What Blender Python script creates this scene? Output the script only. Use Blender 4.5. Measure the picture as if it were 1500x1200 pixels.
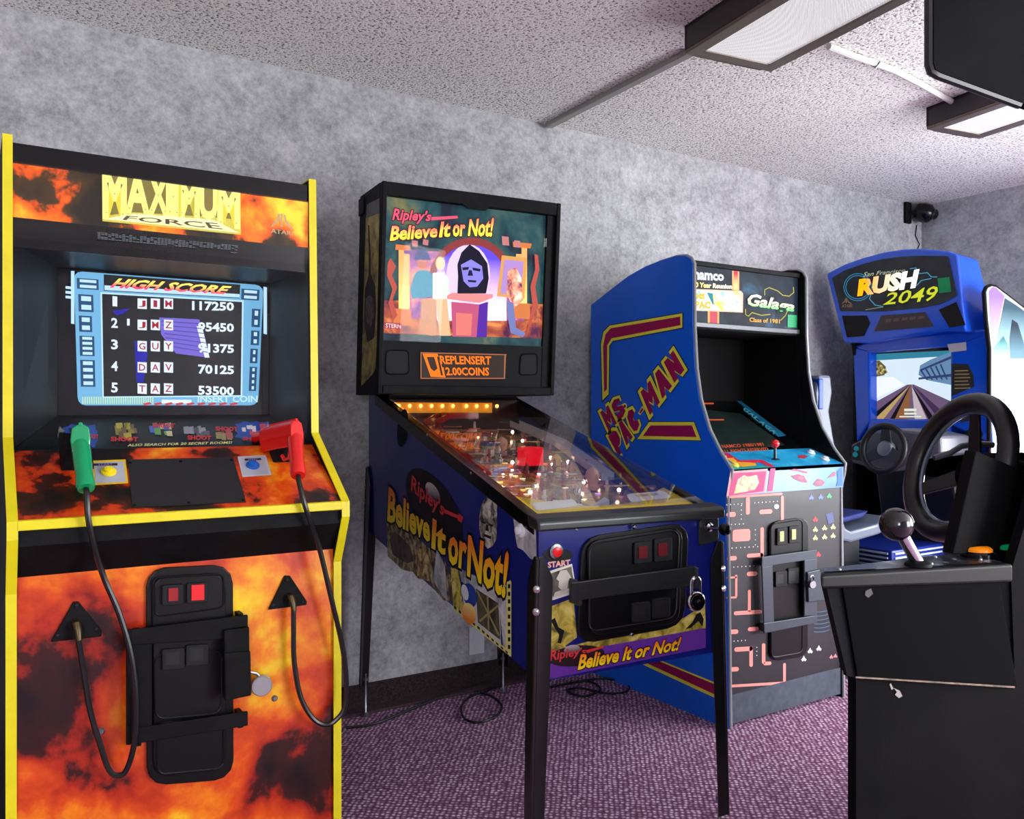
import bpy, bmesh, math, random
from mathutils import Vector, Matrix
from math import sin, cos, pi, radians, sqrt

for _o in list(bpy.data.objects):
    bpy.data.objects.remove(_o)
SC = bpy.context.scene
COL = SC.collection
random.seed(7)

# ------------------------------------------------------------------ camera
F = 1255.0            # focal length in pixels of the 1500x1200 frame
YAW = radians(32.5)
CAM = Vector((0.0, 0.0, 1.13))
cam_d = bpy.data.cameras.new('camera')
cam_d.sensor_fit = 'HORIZONTAL'
cam_d.sensor_width = 36.0
cam_d.lens = 36.0 * F / 1500.0
cam_d.clip_start = 0.05
cam_o = bpy.data.objects.new('camera', cam_d)
COL.objects.link(cam_o)
cam_o.location = CAM
cam_o.rotation_euler = (radians(90), 0, -YAW)
SC.camera = cam_o

# ------------------------------------------------------------------ world, exposure
w = bpy.data.worlds.new('daylight')
SC.world = w
w.use_nodes = True
w.node_tree.nodes['Background'].inputs[0].default_value = (0.96, 0.98, 1.0, 1)
w.node_tree.nodes['Background'].inputs[1].default_value = 17.5
SC.view_settings.view_transform = 'Standard'
SC.view_settings.look = 'None'
SC.view_settings.gamma = 1.0
SC.view_settings.use_curve_mapping = False
SC.view_settings.exposure = 0.0

def portal(name, loc, rot, sx, sy):
    # sampling portals: give no light of their own, they only guide the daylight through the windows
    l = bpy.data.lights.new(name, 'AREA')
    l.shape = 'RECTANGLE'; l.size = sx; l.size_y = sy
    l.cycles.is_portal = True
    o = bpy.data.objects.new(name, l); COL.objects.link(o)
    o.location = loc; o.rotation_euler = rot
    return o

WALL_Y = 3.04; WALL_X = 4.875; CEIL = 2.36; LEFT_X = -2.2; FRONT_Y = -2.6
WINDOWS = (('right', .95, 2.02, .50, 1.38), ('right', -2.35, .50, .45, 2.15), ('front', 2.60, 4.60, .20, 2.20), ('front', -2.05, -.85, .80, 2.10))   # wall, from, to, sill, head; last three added, unseen, for fill light
for wl, a0, a1, zz0, zz1 in WINDOWS:
    if wl == 'right': portal('window_portal', (WALL_X+.02, (a0+a1)/2, (zz0+zz1)/2), (0, radians(90), 0), zz1-zz0, a1-a0)
    else: portal('window_portal', ((a0+a1)/2, FRONT_Y-.02, (zz0+zz1)/2), (radians(90), 0, 0), a1-a0, zz1-zz0)

# ------------------------------------------------------------------ pixel -> place
FW = Vector((sin(YAW), cos(YAW), 0)); RT = Vector((cos(YAW), -sin(YAW), 0)); UP = Vector((0, 0, 1))
def ray(px, py):
    return FW + RT*((px-750.0)/F) + UP*((600.0-py)/F)
class Frame:
    """a thing's own axes; pixels are put on planes of the thing"""
    def __init__(s, loc, rz=0.0):
        s.loc = Vector(loc); s.rz = rz
        s.M = Matrix.Translation(s.loc) @ Matrix.Rotation(rz, 4, 'Z')
        s.I = s.M.inverted(); s.R = s.I.to_3x3(); s.c = s.I @ CAM
    def plane(s, p0, n):
        p0 = Vector(p0); n = Vector(n).normalized()
        if n.dot(s.c - p0) < 0: n = -n
        def f(px, py, lift=0.0):
            d = s.R @ ray(px, py)
            t = (p0 + n*lift - s.c).dot(n) / d.dot(n)
            return s.c + d*t
        f.n = n; f.p0 = p0
        return f
    def X(s, v): return s.plane((v, 0, 0), (1, 0, 0))
    def Y(s, v): return s.plane((0, v, 0), (0, 1, 0))
    def Z(s, v): return s.plane((0, 0, v), (0, 0, 1))
    def depth(s, px, py, d): return s.I @ (CAM + ray(px, py)*d)

# ------------------------------------------------------------------ materials
def lin(c):
    return tuple(((v/255.0)/12.92 if v <= 10 else (((v/255.0)+.055)/1.055)**2.4) for v in c)
MATS = {}
def mat(name, col=(200, 200, 200), rough=.5, metal=0.0, emit=0.0, ecol=None, spec=.5, coat=0.0, var=0.0, vscale=30.0, bump=0.0, bscale=200.0, trans=0.0, alpha=1.0):
    if name in MATS: return MATS[name]
    m = bpy.data.materials.new(name); m.use_nodes = True
    nt = m.node_tree; b = nt.nodes['Principled BSDF']
    c = lin(col)
    b.inputs['Base Color'].default_value = (*c, 1)
    b.inputs['Roughness'].default_value = rough
    b.inputs['Metallic'].default_value = metal
    b.inputs['Specular IOR Level'].default_value = spec
    b.inputs['Coat Weight'].default_value = coat
    b.inputs['Coat Roughness'].default_value = .08
    b.inputs['Transmission Weight'].default_value = trans
    b.inputs['Alpha'].default_value = alpha
    if emit:
        e = lin(ecol or col)
        b.inputs['Emission Color'].default_value = (*e, 1)
        b.inputs['Emission Strength'].default_value = emit
    tc = None
    if var or bump:
        tc = nt.nodes.new('ShaderNodeTexCoord')
    if var:
        n = nt.nodes.new('ShaderNodeTexNoise'); n.inputs['Scale'].default_value = vscale; n.inputs['Detail'].default_value = 6
        nt.links.new(tc.outputs['Object'], n.inputs['Vector'])
        r = nt.nodes.new('ShaderNodeValToRGB')
        r.color_ramp.elements[0].position = .3; r.color_ramp.elements[1].position = .7
        r.color_ramp.elements[0].color = (*[v*(1-var) for v in c], 1)
        r.color_ramp.elements[1].color = (*[min(1, v*(1+var)+var*.01) for v in c], 1)
        nt.links.new(n.outputs['Fac'], r.inputs['Fac']); nt.links.new(r.outputs['Color'], b.inputs['Base Color'])
    if bump:
        n = nt.nodes.new('ShaderNodeTexNoise'); n.inputs['Scale'].default_value = bscale; n.inputs['Detail'].default_value = 3
        nt.links.new(tc.outputs['Object'], n.inputs['Vector'])
        bp = nt.nodes.new('ShaderNodeBump'); bp.inputs['Strength'].default_value = bump; bp.inputs['Distance'].default_value = .002
        nt.links.new(n.outputs['Fac'], bp.inputs['Height']); nt.links.new(bp.outputs['Normal'], b.inputs['Normal'])
    MATS[name] = m
    return m
def ramp_mat(name, stops, scale, detail=8, rough=.35, emit=0.0, distort=.6, coat=.3, stretch=(1, 1, 1), lac=2.0, nrough=.55, offset=(0, 0, 0)):
    """noise through a colour ramp: printed pictures of fire, clouds, stains"""
    if name in MATS: return MATS[name]
    m = bpy.data.materials.new(name); m.use_nodes = True
    nt = m.node_tree; b = nt.nodes['Principled BSDF']
    tc = nt.nodes.new('ShaderNodeTexCoord'); mp = nt.nodes.new('ShaderNodeMapping')
    mp.inputs['Scale'].default_value = stretch; mp.inputs['Location'].default_value = offset
    n = nt.nodes.new('ShaderNodeTexNoise'); n.inputs['Scale'].default_value = scale; n.inputs['Detail'].default_value = detail
    n.inputs['Distortion'].default_value = distort; n.inputs['Roughness'].default_value = nrough
    r = nt.nodes.new('ShaderNodeValToRGB')
    els = r.color_ramp.elements
    els[0].position = stops[0][0]; els[0].color = (*lin(stops[0][1]), 1)
    els[1].position = stops[-1][0]; els[1].color = (*lin(stops[-1][1]), 1)
    for p, c in stops[1:-1]:
        e = els.new(p); e.color = (*lin(c), 1)
    nt.links.new(tc.outputs['Object'], mp.inputs['Vector']); nt.links.new(mp.outputs['Vector'], n.inputs['Vector'])
    nt.links.new(n.outputs['Fac'], r.inputs['Fac']); nt.links.new(r.outputs['Color'], b.inputs['Base Color'])
    b.inputs['Roughness'].default_value = rough; b.inputs['Coat Weight'].default_value = coat; b.inputs['Coat Roughness'].default_value = .1
    if emit:
        nt.links.new(r.outputs['Color'], b.inputs['Emission Color']); b.inputs['Emission Strength'].default_value = emit
        b.inputs['Coat Weight'].default_value = 0; b.inputs['Specular IOR Level'].default_value = .15; b.inputs['Roughness'].default_value = .5
    MATS[name] = m
    return m
def glass_mat(name, tint=(255, 255, 255), refl=1.0, rough=0.0):
    """clear sheet: see-through with a fresnel mirror on top"""
    if name in MATS: return MATS[name]
    m = bpy.data.materials.new(name); m.use_nodes = True
    nt = m.node_tree; nt.nodes.clear()
    out = nt.nodes.new('ShaderNodeOutputMaterial'); mx = nt.nodes.new('ShaderNodeMixShader')
    t = nt.nodes.new('ShaderNodeBsdfTransparent'); t.inputs[0].default_value = (*lin(tint), 1)
    g = nt.nodes.new('ShaderNodeBsdfGlossy'); g.inputs['Roughness'].default_value = rough
    fr = nt.nodes.new('ShaderNodeFresnel')
    ge = nt.nodes.new('ShaderNodeNewGeometry'); ma = nt.nodes.new('ShaderNodeMath'); ma.operation = 'MULTIPLY_ADD'; ma.inputs[1].default_value = 1/1.5-1.5; ma.inputs[2].default_value = 1.5
    nt.links.new(ge.outputs['Backfacing'], ma.inputs[0]); nt.links.new(ma.outputs[0], fr.inputs['IOR'])
    mu = nt.nodes.new('ShaderNodeMath'); mu.operation = 'MULTIPLY'; mu.inputs[1].default_value = refl
    nt.links.new(fr.outputs[0], mu.inputs[0]); nt.links.new(mu.outputs[0], mx.inputs[0])
    nt.links.new(t.outputs[0], mx.inputs[1]); nt.links.new(g.outputs[0], mx.inputs[2]); nt.links.new(mx.outputs[0], out.inputs['Surface'])
    MATS[name] = m
    return m
def grad_mat(name, c0, c1, emit=0.0, axis=2, rough=.35):
    """ink that blends from c0 (low) to c1 (high) across the piece"""
    if name in MATS: return MATS[name]
    m = bpy.data.materials.new(name); m.use_nodes = True
    nt = m.node_tree; b = nt.nodes['Principled BSDF']
    tc = nt.nodes.new('ShaderNodeTexCoord'); sp = nt.nodes.new('ShaderNodeSeparateXYZ'); r = nt.nodes.new('ShaderNodeValToRGB')
    r.color_ramp.elements[0].position = .2; r.color_ramp.elements[1].position = .85
    r.color_ramp.elements[0].color = (*lin(c0), 1); r.color_ramp.elements[1].color = (*lin(c1), 1)
    nt.links.new(tc.outputs['Generated'], sp.inputs[0]); nt.links.new(sp.outputs[axis], r.inputs['Fac']); nt.links.new(r.outputs['Color'], b.inputs['Base Color'])
    b.inputs['Roughness'].default_value = rough
    if emit:
        nt.links.new(r.outputs['Color'], b.inputs['Emission Color']); b.inputs['Emission Strength'].default_value = emit
        b.inputs['Specular IOR Level'].default_value = .15; b.inputs['Roughness'].default_value = .5
    MATS[name] = m
    return m
def print_mat(col, emit=0.0):
    k = 'print_%02x%02x%02x_%d' % (*col, int(emit*100))
    if emit >= .2:   # backlit film or screen: its own surface is dark, the colour comes from its light
        return mat(k, tuple(int(v*.45) for v in col), rough=.5, spec=.15, emit=emit, ecol=col)
    return mat(k, col, rough=.45, spec=.3, emit=emit)

# ------------------------------------------------------------------ mesh building
class B:
    def __init__(s): s.v = []; s.f = []
    def add(s, vs, fs):
        n = len(s.v); s.v += [Vector(v) for v in vs]; s.f += [[i+n for i in f] for f in fs]; return s
    def box(s, a, b):
        x0, y0, z0 = a; x1, y1, z1 = b
        if x0 > x1: x0, x1 = x1, x0
        if y0 > y1: y0, y1 = y1, y0
        if z0 > z1: z0, z1 = z1, z0
        return s.add([(x0,y0,z0),(x1,y0,z0),(x1,y1,z0),(x0,y1,z0),(x0,y0,z1),(x1,y0,z1),(x1,y1,z1),(x0,y1,z1)],
                     [(0,3,2,1),(4,5,6,7),(0,1,5,4),(1,2,6,5),(2,3,7,6),(3,0,4,7)])
    def prism(s, poly, vec):
        p = [Vector(q) for q in poly]; n = len(p); vec = Vector(vec)
        nn = Vector((0,0,0))
        for i in range(n): nn += p[i].cross(p[(i+1) % n])
        if nn.dot(vec) > 0: p = p[::-1]
        vs = p + [q+vec for q in p]
        fs = [list(range(n)), list(range(2*n-1, n-1, -1))] + [[i, i+n, (i+1) % n+n, (i+1) % n] for i in range(n)]
        return s.add(vs, fs)
    def ngon(s, poly): return s.add(poly, [list(range(len(poly)))])
    def tube(s, path, r, seg=10, caps=True, closed=False):
        p = [Vector(q) for q in path]; n = len(p)
        rr = r if isinstance(r, (list, tuple)) else [r]*n
        vs = []; fs = []; prev = None
        for i in range(n):
            if closed: t = (p[(i+1) % n] - p[i-1]).normalized()
            else: t = (p[min(i+1, n-1)] - p[max(i-1, 0)]).normalized()
            if prev is None:
                a = Vector((0,0,1)) if abs(t.z) < .9 else Vector((1,0,0))
                u = t.cross(a).normalized()
            else:
                u = (prev - t*prev.dot(t)).normalized()
            prev = u; w_ = t.cross(u)
            for k in range(seg):
                an = 2*pi*k/seg
                vs.append(p[i] + (u*cos(an) + w_*sin(an))*rr[i])
        m = n if closed else n-1
        for i in range(m):
            for k in range(seg):
                j = (i+1) % n
                fs.append((i*seg+k, i*seg+(k+1) % seg, j*seg+(k+1) % seg, j*seg+k))
        if caps and not closed:
            fs.append(list(range(seg))[::-1]); fs.append([(n-1)*seg+k for k in range(seg)])
        return s.add(vs, fs)
    def lathe(s, prof, base, axis, seg=20):
        """prof: (radius, height) pairs along axis"""
        ax = Vector(axis).normalized(); a = Vector((0,0,1)) if abs(ax.z) < .9 else Vector((1,0,0))
        u = ax.cross(a).normalized(); v_ = ax.cross(u); base = Vector(base)
        vs = []; fs = []
        for r, h in prof:
            for k in range(seg):
                an = 2*pi*k/seg
                vs.append(base + ax*h + (u*cos(an)+v_*sin(an))*max(r, 1e-5))
        for i in range(len(prof)-1):
            for k in range(seg):
                fs.append((i*seg+k, i*seg+(k+1) % seg, (i+1)*seg+(k+1) % seg, (i+1)*seg+k))
        fs.append(list(range(seg))[::-1]); fs.append([(len(prof)-1)*seg+k for k in range(seg)])
        return s.add(vs, fs)
    def sphere(s, c, r, seg=16, rings=10, sc=(1,1,1)):
        c = Vector(c); vs = []; fs = []
        for i in range(rings+1):
            th = pi*i/rings
            for k in range(seg):
                an = 2*pi*k/seg
                vs.append(c + Vector((r*sin(th)*cos(an)*sc[0], r*sin(th)*sin(an)*sc[1], r*cos(th)*sc[2])))
        for i in range(rings):
            for k in range(seg):
                fs.append((i*seg+k, (i+1)*seg+k, (i+1)*seg+(k+1) % seg, i*seg+(k+1) % seg))
        return s.add(vs, fs)
    def disc_px(s, P, cx, cy, rx, ry=None, n=20, lift=.001, rot=0.0):
        ry = ry or rx
        return s.ngon([P(cx+rx*cos(2*pi*k/n)*cos(rot)-ry*sin(2*pi*k/n)*sin(rot), cy+rx*cos(2*pi*k/n)*sin(rot)+ry*sin(2*pi*k/n)*cos(rot), lift) for k in range(n)])
def ob(name, b, m, parent=None, smooth=False, bevel=0.0, seg=2, label=None, kind=None):
    me = bpy.data.meshes.new(name)
    me.from_pydata([tuple(v) for v in b.v], [], [list(f) for f in b.f]); me.update()
    bm = bmesh.new(); bm.from_mesh(me)
    bmesh.ops.remove_doubles(bm, verts=bm.verts, dist=1e-6)
    if len(b.f) > 1: bmesh.ops.recalc_face_normals(bm, faces=bm.faces)
    bm.to_mesh(me); bm.free()
    if smooth:
        for p in me.polygons: p.use_smooth = True
        try: me.set_sharp_from_angle(angle=radians(40))
        except Exception: pass
    me.materials.append(m)
    o = bpy.data.objects.new(name, me); COL.objects.link(o)
    if parent is not None: o.parent = parent
    if bevel:
        md = o.modifiers.new('bevel', 'BEVEL'); md.width = bevel; md.segments = seg; md.limit_method = 'ANGLE'; md.angle_limit = radians(35)
    if label: o['label'] = label
    if kind: o['kind'] = kind
    return o
def thing(name, fr, label, cat, group=None):
    o = bpy.data.objects.new(name, None); COL.objects.link(o)
    o.empty_display_size = .1
    o.location = fr.loc; o.rotation_euler = (0, 0, fr.rz)
    o['label'] = label; o['category'] = cat
    if group: o['group'] = group
    return o
def tag(o, label, cat, group=None):
    o['label'] = label; o['category'] = cat
    if group: o['group'] = group
    return o
def rrect(x0, y0, x1, y1, r, n=4):
    pts = []
    for cx, cy, a in ((x1-r, y1-r, 0), (x0+r, y1-r, 90), (x0+r, y0+r, 180), (x1-r, y0+r, 270)):
        for k in range(n+1):
            t = radians(a + 90*k/n); pts.append((cx+r*cos(t), cy+r*sin(t)))
    return pts
def quad_fn(q):
    """unit square -> pixel quad (tl, tr, br, bl), u right, v down"""
    tl, tr, br, bl = q
    def f(u, v):
        return ((tl[0]*(1-u)+tr[0]*u)*(1-v)+(bl[0]*(1-u)+br[0]*u)*v, (tl[1]*(1-u)+tr[1]*u)*(1-v)+(bl[1]*(1-u)+br[1]*u)*v)
    return f
def decal(name, pts, P, m, parent, lift=.001, thick=0.0, bevel=0.0):
    b = B(); p3 = [P(x, y, lift) for x, y in pts]
    if thick: b.prism(p3, P.n*thick)
    else: b.ngon(p3)
    return ob(name, b, m, parent, bevel=bevel)
def decals(name, plist, P, m, parent, lift=.001):
    b = B()
    for pts in plist: b.ngon([P(x, y, lift) for x, y in pts])
    return ob(name, b, m, parent, kind='stuff' if len(plist) > 1 else None)
def rquad(q, r=.12, n=3):
    """rounded version of a pixel quad"""
    f = quad_fn(q)
    w_ = abs(q[1][0]-q[0][0]); h = abs(q[3][1]-q[0][1]); rr = r*min(w_, h); ru = rr/max(w_, 1); rv = rr/max(h, 1)
    pts = []
    for cu, cv, a in ((1-ru, 1-rv, 0), (ru, 1-rv, 90), (ru, rv, 180), (1-ru, rv, 270)):
        for k in range(n+1):
            t = radians(a+90*k/n); pts.append(f(cu+ru*cos(t), cv+rv*sin(t)))
    return pts
TXT = {}
def text_mesh(s, bold, shear, res=2):
    k = (s, bold, shear)
    if k not in TXT:
        c = bpy.data.curves.new('lettering', 'FONT'); c.body = s; c.resolution_u = res; c.offset = bold; c.shear = shear
        o = bpy.data.objects.new('lettering', c); COL.objects.link(o)
        me = bpy.data.meshes.new_from_object(o)
        vs = [tuple(v.co) for v in me.vertices]; fs = [tuple(p.vertices) for p in me.polygons]
        bpy.data.objects.remove(o); bpy.data.curves.remove(c); bpy.data.meshes.remove(me)
        TXT[k] = (vs, fs)
    return TXT[k]
def text(s, q, P, m, parent, bold=0.0, shear=0.0, lift=.0015, ref=None, name='lettering', warp=None, grow=0.0):
    """flat print: the words s fill the pixel quad q on plane P; ref = the string whose box fills the quad"""
    vs, fs = text_mesh(s, bold, shear)
    rv, _ = text_mesh(ref or s, 0.0, shear)
    if not rv: return None
    x0 = min(v[0] for v in rv); x1 = max(v[0] for v in rv); y0 = min(v[1] for v in rv); y1 = max(v[1] for v in rv)
    f = quad_fn(q); b = B(); out = []
    for v in vs:
        u = (v[0]-x0)/max(x1-x0, 1e-6); t = 1-(v[1]-y0)/max(y1-y0, 1e-6)
        if warp: u, t = warp(u, t)
        out.append(P(*f(u, t), lift))
    b.add(out, fs)
    return ob(name, b, m, parent)
def otext(s, q, P, m_in, m_out, parent, bold=.0, ob_=.04, shear=0.0, lift=.0015, warp=None, ref=None):
    text(s, q, P, m_out, parent, bold+ob_, shear, lift, ref, warp=warp, name='lettering_outline')
    text(s, q, P, m_in, parent, bold, shear, lift+.0006, ref, warp=warp)
BLK = mat('black_paint', (9, 9, 11), rough=.6, spec=.14, var=.3, vscale=25)
BLKG = mat('black_gloss', (7, 7, 9), rough=.2, spec=.35)
BLKM = mat('black_matt', (9, 9, 10), rough=.8, spec=.15, bump=.3, bscale=400)
DGREY = mat('dark_grey_plastic', (26, 27, 31), rough=.5, spec=.2)
CHROME = mat('chrome', (210, 212, 215), rough=.15, metal=1.0)
STEEL = mat('steel', (150, 152, 156), rough=.32, metal=1.0)
WHITE = mat('white_plastic', (225, 228, 232), rough=.4)

# ================================================================== the room
def nodes_mat(name):
    m = bpy.data.materials.new(name); m.use_nodes = True
    return m, m.node_tree, m.node_tree.nodes['Principled BSDF']
def wallpaper():
    m, nt, b = nodes_mat('mottled_grey_wallpaper')
    tc = nt.nodes.new('ShaderNodeTexCoord')
    n1 = nt.nodes.new('ShaderNodeTexNoise'); n1.inputs['Scale'].default_value = 11; n1.inputs['Detail'].default_value = 8; n1.inputs['Roughness'].default_value = .65
    n2 = nt.nodes.new('ShaderNodeTexNoise'); n2.inputs['Scale'].default_value = 60; n2.inputs['Detail'].default_value = 8; n2.inputs['Roughness'].default_value = .7
    mx = nt.nodes.new('ShaderNodeMath'); mx.operation = 'MULTIPLY_ADD'; mx.inputs[1].default_value = .52
    ad = nt.nodes.new('ShaderNodeMath'); ad.operation = 'MULTIPLY'; ad.inputs[1].default_value = .48
    r = nt.nodes.new('ShaderNodeValToRGB')
    r.color_ramp.elements[0].position = .28; r.color_ramp.elements[0].color = (*lin((98, 98, 103)), 1)
    r.color_ramp.elements[1].position = .72; r.color_ramp.elements[1].color = (*lin((204, 205, 209)), 1)
    nt.links.new(tc.outputs['Object'], n1.inputs['Vector']); nt.links.new(tc.outputs['Object'], n2.inputs['Vector'])
    nt.links.new(n1.outputs['Fac'], ad.inputs[0]); nt.links.new(n2.outputs['Fac'], mx.inputs[0]); nt.links.new(ad.outputs[0], mx.inputs[2])
    nt.links.new(mx.outputs[0], r.inputs['Fac']); nt.links.new(r.outputs['Color'], b.inputs['Base Color'])
    b.inputs['Roughness'].default_value = .7
    bp = nt.nodes.new('ShaderNodeBump'); bp.inputs['Strength'].default_value = .25; bp.inputs['Distance'].default_value = .002
    nt.links.new(n2.outputs['Fac'], bp.inputs['Height']); nt.links.new(bp.outputs['Normal'], b.inputs['Normal'])
    return m
def popcorn():
    m, nt, b = nodes_mat('popcorn_ceiling')
    tc = nt.nodes.new('ShaderNodeTexCoord')
    n1 = nt.nodes.new('ShaderNodeTexNoise'); n1.inputs['Scale'].default_value = 105; n1.inputs['Detail'].default_value = 2.5; n1.inputs['Roughness'].default_value = .6
    r = nt.nodes.new('ShaderNodeValToRGB')
    r.color_ramp.elements[0].position = .35; r.color_ramp.elements[0].color = (*lin((100, 98, 95)), 1)
    r.color_ramp.elements[1].position = .47; r.color_ramp.elements[1].color = (*lin((242, 241, 236)), 1)
    nt.links.new(tc.outputs['Object'], n1.inputs['Vector']); nt.links.new(n1.outputs['Fac'], r.inputs['Fac']); nt.links.new(r.outputs['Color'], b.inputs['Base Color'])
    b.inputs['Roughness'].default_value = .9
    bp = nt.nodes.new('ShaderNodeBump'); bp.inputs['Strength'].default_value = .9; bp.inputs['Distance'].default_value = .006
    nt.links.new(n1.outputs['Fac'], bp.inputs['Height']); nt.links.new(bp.outputs['Normal'], b.inputs['Normal'])
    return m
def carpet():
    m, nt, b = nodes_mat('purple_woven_carpet')
    tc = nt.nodes.new('ShaderNodeTexCoord')
    wn = nt.nodes.new('ShaderNodeTexNoise'); wn.inputs['Scale'].default_value = 22
    vm = nt.nodes.new('ShaderNodeVectorMath'); vm.operation = 'MULTIPLY_ADD'; vm.inputs[1].default_value = (.010, .010, 0)
    mp = nt.nodes.new('ShaderNodeMapping'); mp.inputs['Rotation'].default_value = (0, 0, radians(38)); mp.inputs['Scale'].default_value = (66, 66, 1)
    nt.links.new(tc.outputs['Object'], wn.inputs['Vector']); nt.links.new(wn.outputs['Color'], vm.inputs[0]); nt.links.new(tc.outputs['Object'], vm.inputs[2])
    nt.links.new(vm.outputs[0], mp.inputs['Vector'])
    vo = nt.nodes.new('ShaderNodeTexVoronoi'); vo.inputs['Scale'].default_value = 1.0; vo.inputs['Randomness'].default_value = .35
    nt.links.new(mp.outputs['Vector'], vo.inputs['Vector'])
    r = nt.nodes.new('ShaderNodeValToRGB')
    els = r.color_ramp.elements
    els[0].position = .16; els[0].color = (*lin((240, 220, 238)), 1)
    els[1].position = .55; els[1].color = (*lin((116, 72, 102)), 1)
    e = els.new(.33); e.color = (*lin((176, 134, 166)), 1)
    nt.links.new(vo.outputs['Distance'], r.inputs['Fac']); nt.links.new(r.outputs['Color'], b.inputs['Base Color'])
    b.inputs['Roughness'].default_value = .95; b.inputs['Specular IOR Level'].default_value = .1
    bp = nt.nodes.new('ShaderNodeBump'); bp.invert = True; bp.inputs['Strength'].default_value = .6; bp.inputs['Distance'].default_value = .004
    nt.links.new(vo.outputs['Distance'], bp.inputs['Height']); nt.links.new(bp.outputs['Normal'], b.inputs['Normal'])
    return m
WALLM = wallpaper()
def struct(name, b, m, parent=None, **k):
    o = ob(name, b, m, parent, **k)
    if parent is None: o['kind'] = 'structure'
    return o
T = .12
struct('floor', B().box((LEFT_X-T, FRONT_Y-T, -.1), (WALL_X+T, WALL_Y+T, 0)), carpet())
struct('ceiling', B().box((LEFT_X-T, FRONT_Y-T, CEIL), (WALL_X+T, WALL_Y+T, CEIL+.1)), popcorn())
struct('wall_back', B().box((LEFT_X-T, WALL_Y, 0), (WALL_X+T, WALL_Y+T, CEIL)), WALLM)
struct('wall_left', B().box((LEFT_X-T, FRONT_Y, 0), (LEFT_X, WALL_Y, CEIL)), WALLM)
FRAME_M = mat('window_frame_white', (215, 216, 218), rough=.4)
def wall_with_windows(name, wins, u0, u1, put):
    b_ = B(); cur = u0
    for _, a0, a1, s0, s1 in sorted(wins, key=lambda w_: w_[1]):
        b_.box(*put(cur, a0, 0, CEIL, 0, T)); b_.box(*put(a0, a1, 0, s0, 0, T)); b_.box(*put(a0, a1, s1, CEIL, 0, T)); cur = a1
    b_.box(*put(cur, u1, 0, CEIL, 0, T))
    struct(name, b_, WALLM)
put_r = lambda a0, a1, s0, s1, d0, d1: ((WALL_X+d0, a0, s0), (WALL_X+d1, a1, s1))
put_f = lambda a0, a1, s0, s1, d0, d1: ((a0, FRONT_Y-d1, s0), (a1, FRONT_Y-d0, s1))
wall_with_windows('wall_right', [w_ for w_ in WINDOWS if w_[0] == 'right'], FRONT_Y, WALL_Y, put_r)
wall_with_windows('wall_front', [w_ for w_ in WINDOWS if w_[0] == 'front'], LEFT_X, WALL_X, put_f)
for i, (wl, a0, a1, s0, s1) in enumerate(WINDOWS):
    put = put_r if wl == 'right' else put_f
    e = bpy.data.objects.new('window_%d' % (i+1), None); COL.objects.link(e); e['kind'] = 'structure'
    c_ = [Vector(v) for v in put(a0, a1, s0, s0, .05, .07)]; e.location = (c_[0]+c_[1])/2
    n_ = max(1, round((a1-a0)/.9))
    for k in range(n_+1):
        m_ = a0+.025+(a1-a0-.05)*k/n_
        p_, q_ = put(m_-.025, m_+.025, s0, s1, .03, .09); ob('mullion', B().box(Vector(p_)-e.location, Vector(q_)-e.location), FRAME_M, e)
    for s_ in (s0, s1-.05):
        p_, q_ = put(a0+.05, a1-.05, s_, s_+.05, .03, .09); ob('frame_rail', B().box(Vector(p_)-e.location, Vector(q_)-e.location), FRAME_M, e)

BASEM = mat('dark_carpet_skirting', (40, 24, 26), rough=.95, var=.8, vscale=140, bump=.6, bscale=150)
struct('baseboard_back', B().box((LEFT_X, WALL_Y-.014, 0), (WALL_X, WALL_Y, .092)), BASEM)
struct('baseboard_right', B().box((WALL_X-.014, FRONT_Y, 0), (WALL_X, WALL_Y-.014, .092)), BASEM)
struct('trim_1', B().box((LEFT_X, WALL_Y-.075, 0), (WALL_X-.014, WALL_Y-.014, .010)), mat('carpet_edge_strip', (66, 46, 52), rough=.95, var=.5, vscale=120))

# ---- ceiling: raceway, lights, conduit
RM = mat('raceway_metal', (150, 148, 142), rough=.45, metal=.3)
W = Frame((0, 0, 0))
zc = W.Z(CEIL-.012)
def flat_bar(name, p, q, wd, h, m, zt=CEIL):
    p = Vector(p); q = Vector(q); p.z = q.z = zt-h; t = (q-p).normalized(); s_ = Vector((-t.y, t.x, 0))*wd/2
    return B().prism([p-s_, q-s_, q+s_, p+s_], (0, 0, h))
ra = W.Z(CEIL)(803, 181); rb = W.Z(CEIL)(1012, 72)
fr = Frame(((ra.x+rb.x)/2, (ra.y+rb.y)/2, CEIL))
o = ob('ceiling_raceway', flat_bar('r', ra-fr.loc, rb-fr.loc, .036, .02, RM, 0), RM, bevel=.004)
o.location = fr.loc
tag(o, 'thin grey metal raceway on the ceiling from the back wall to the near light', 'conduit')

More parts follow.
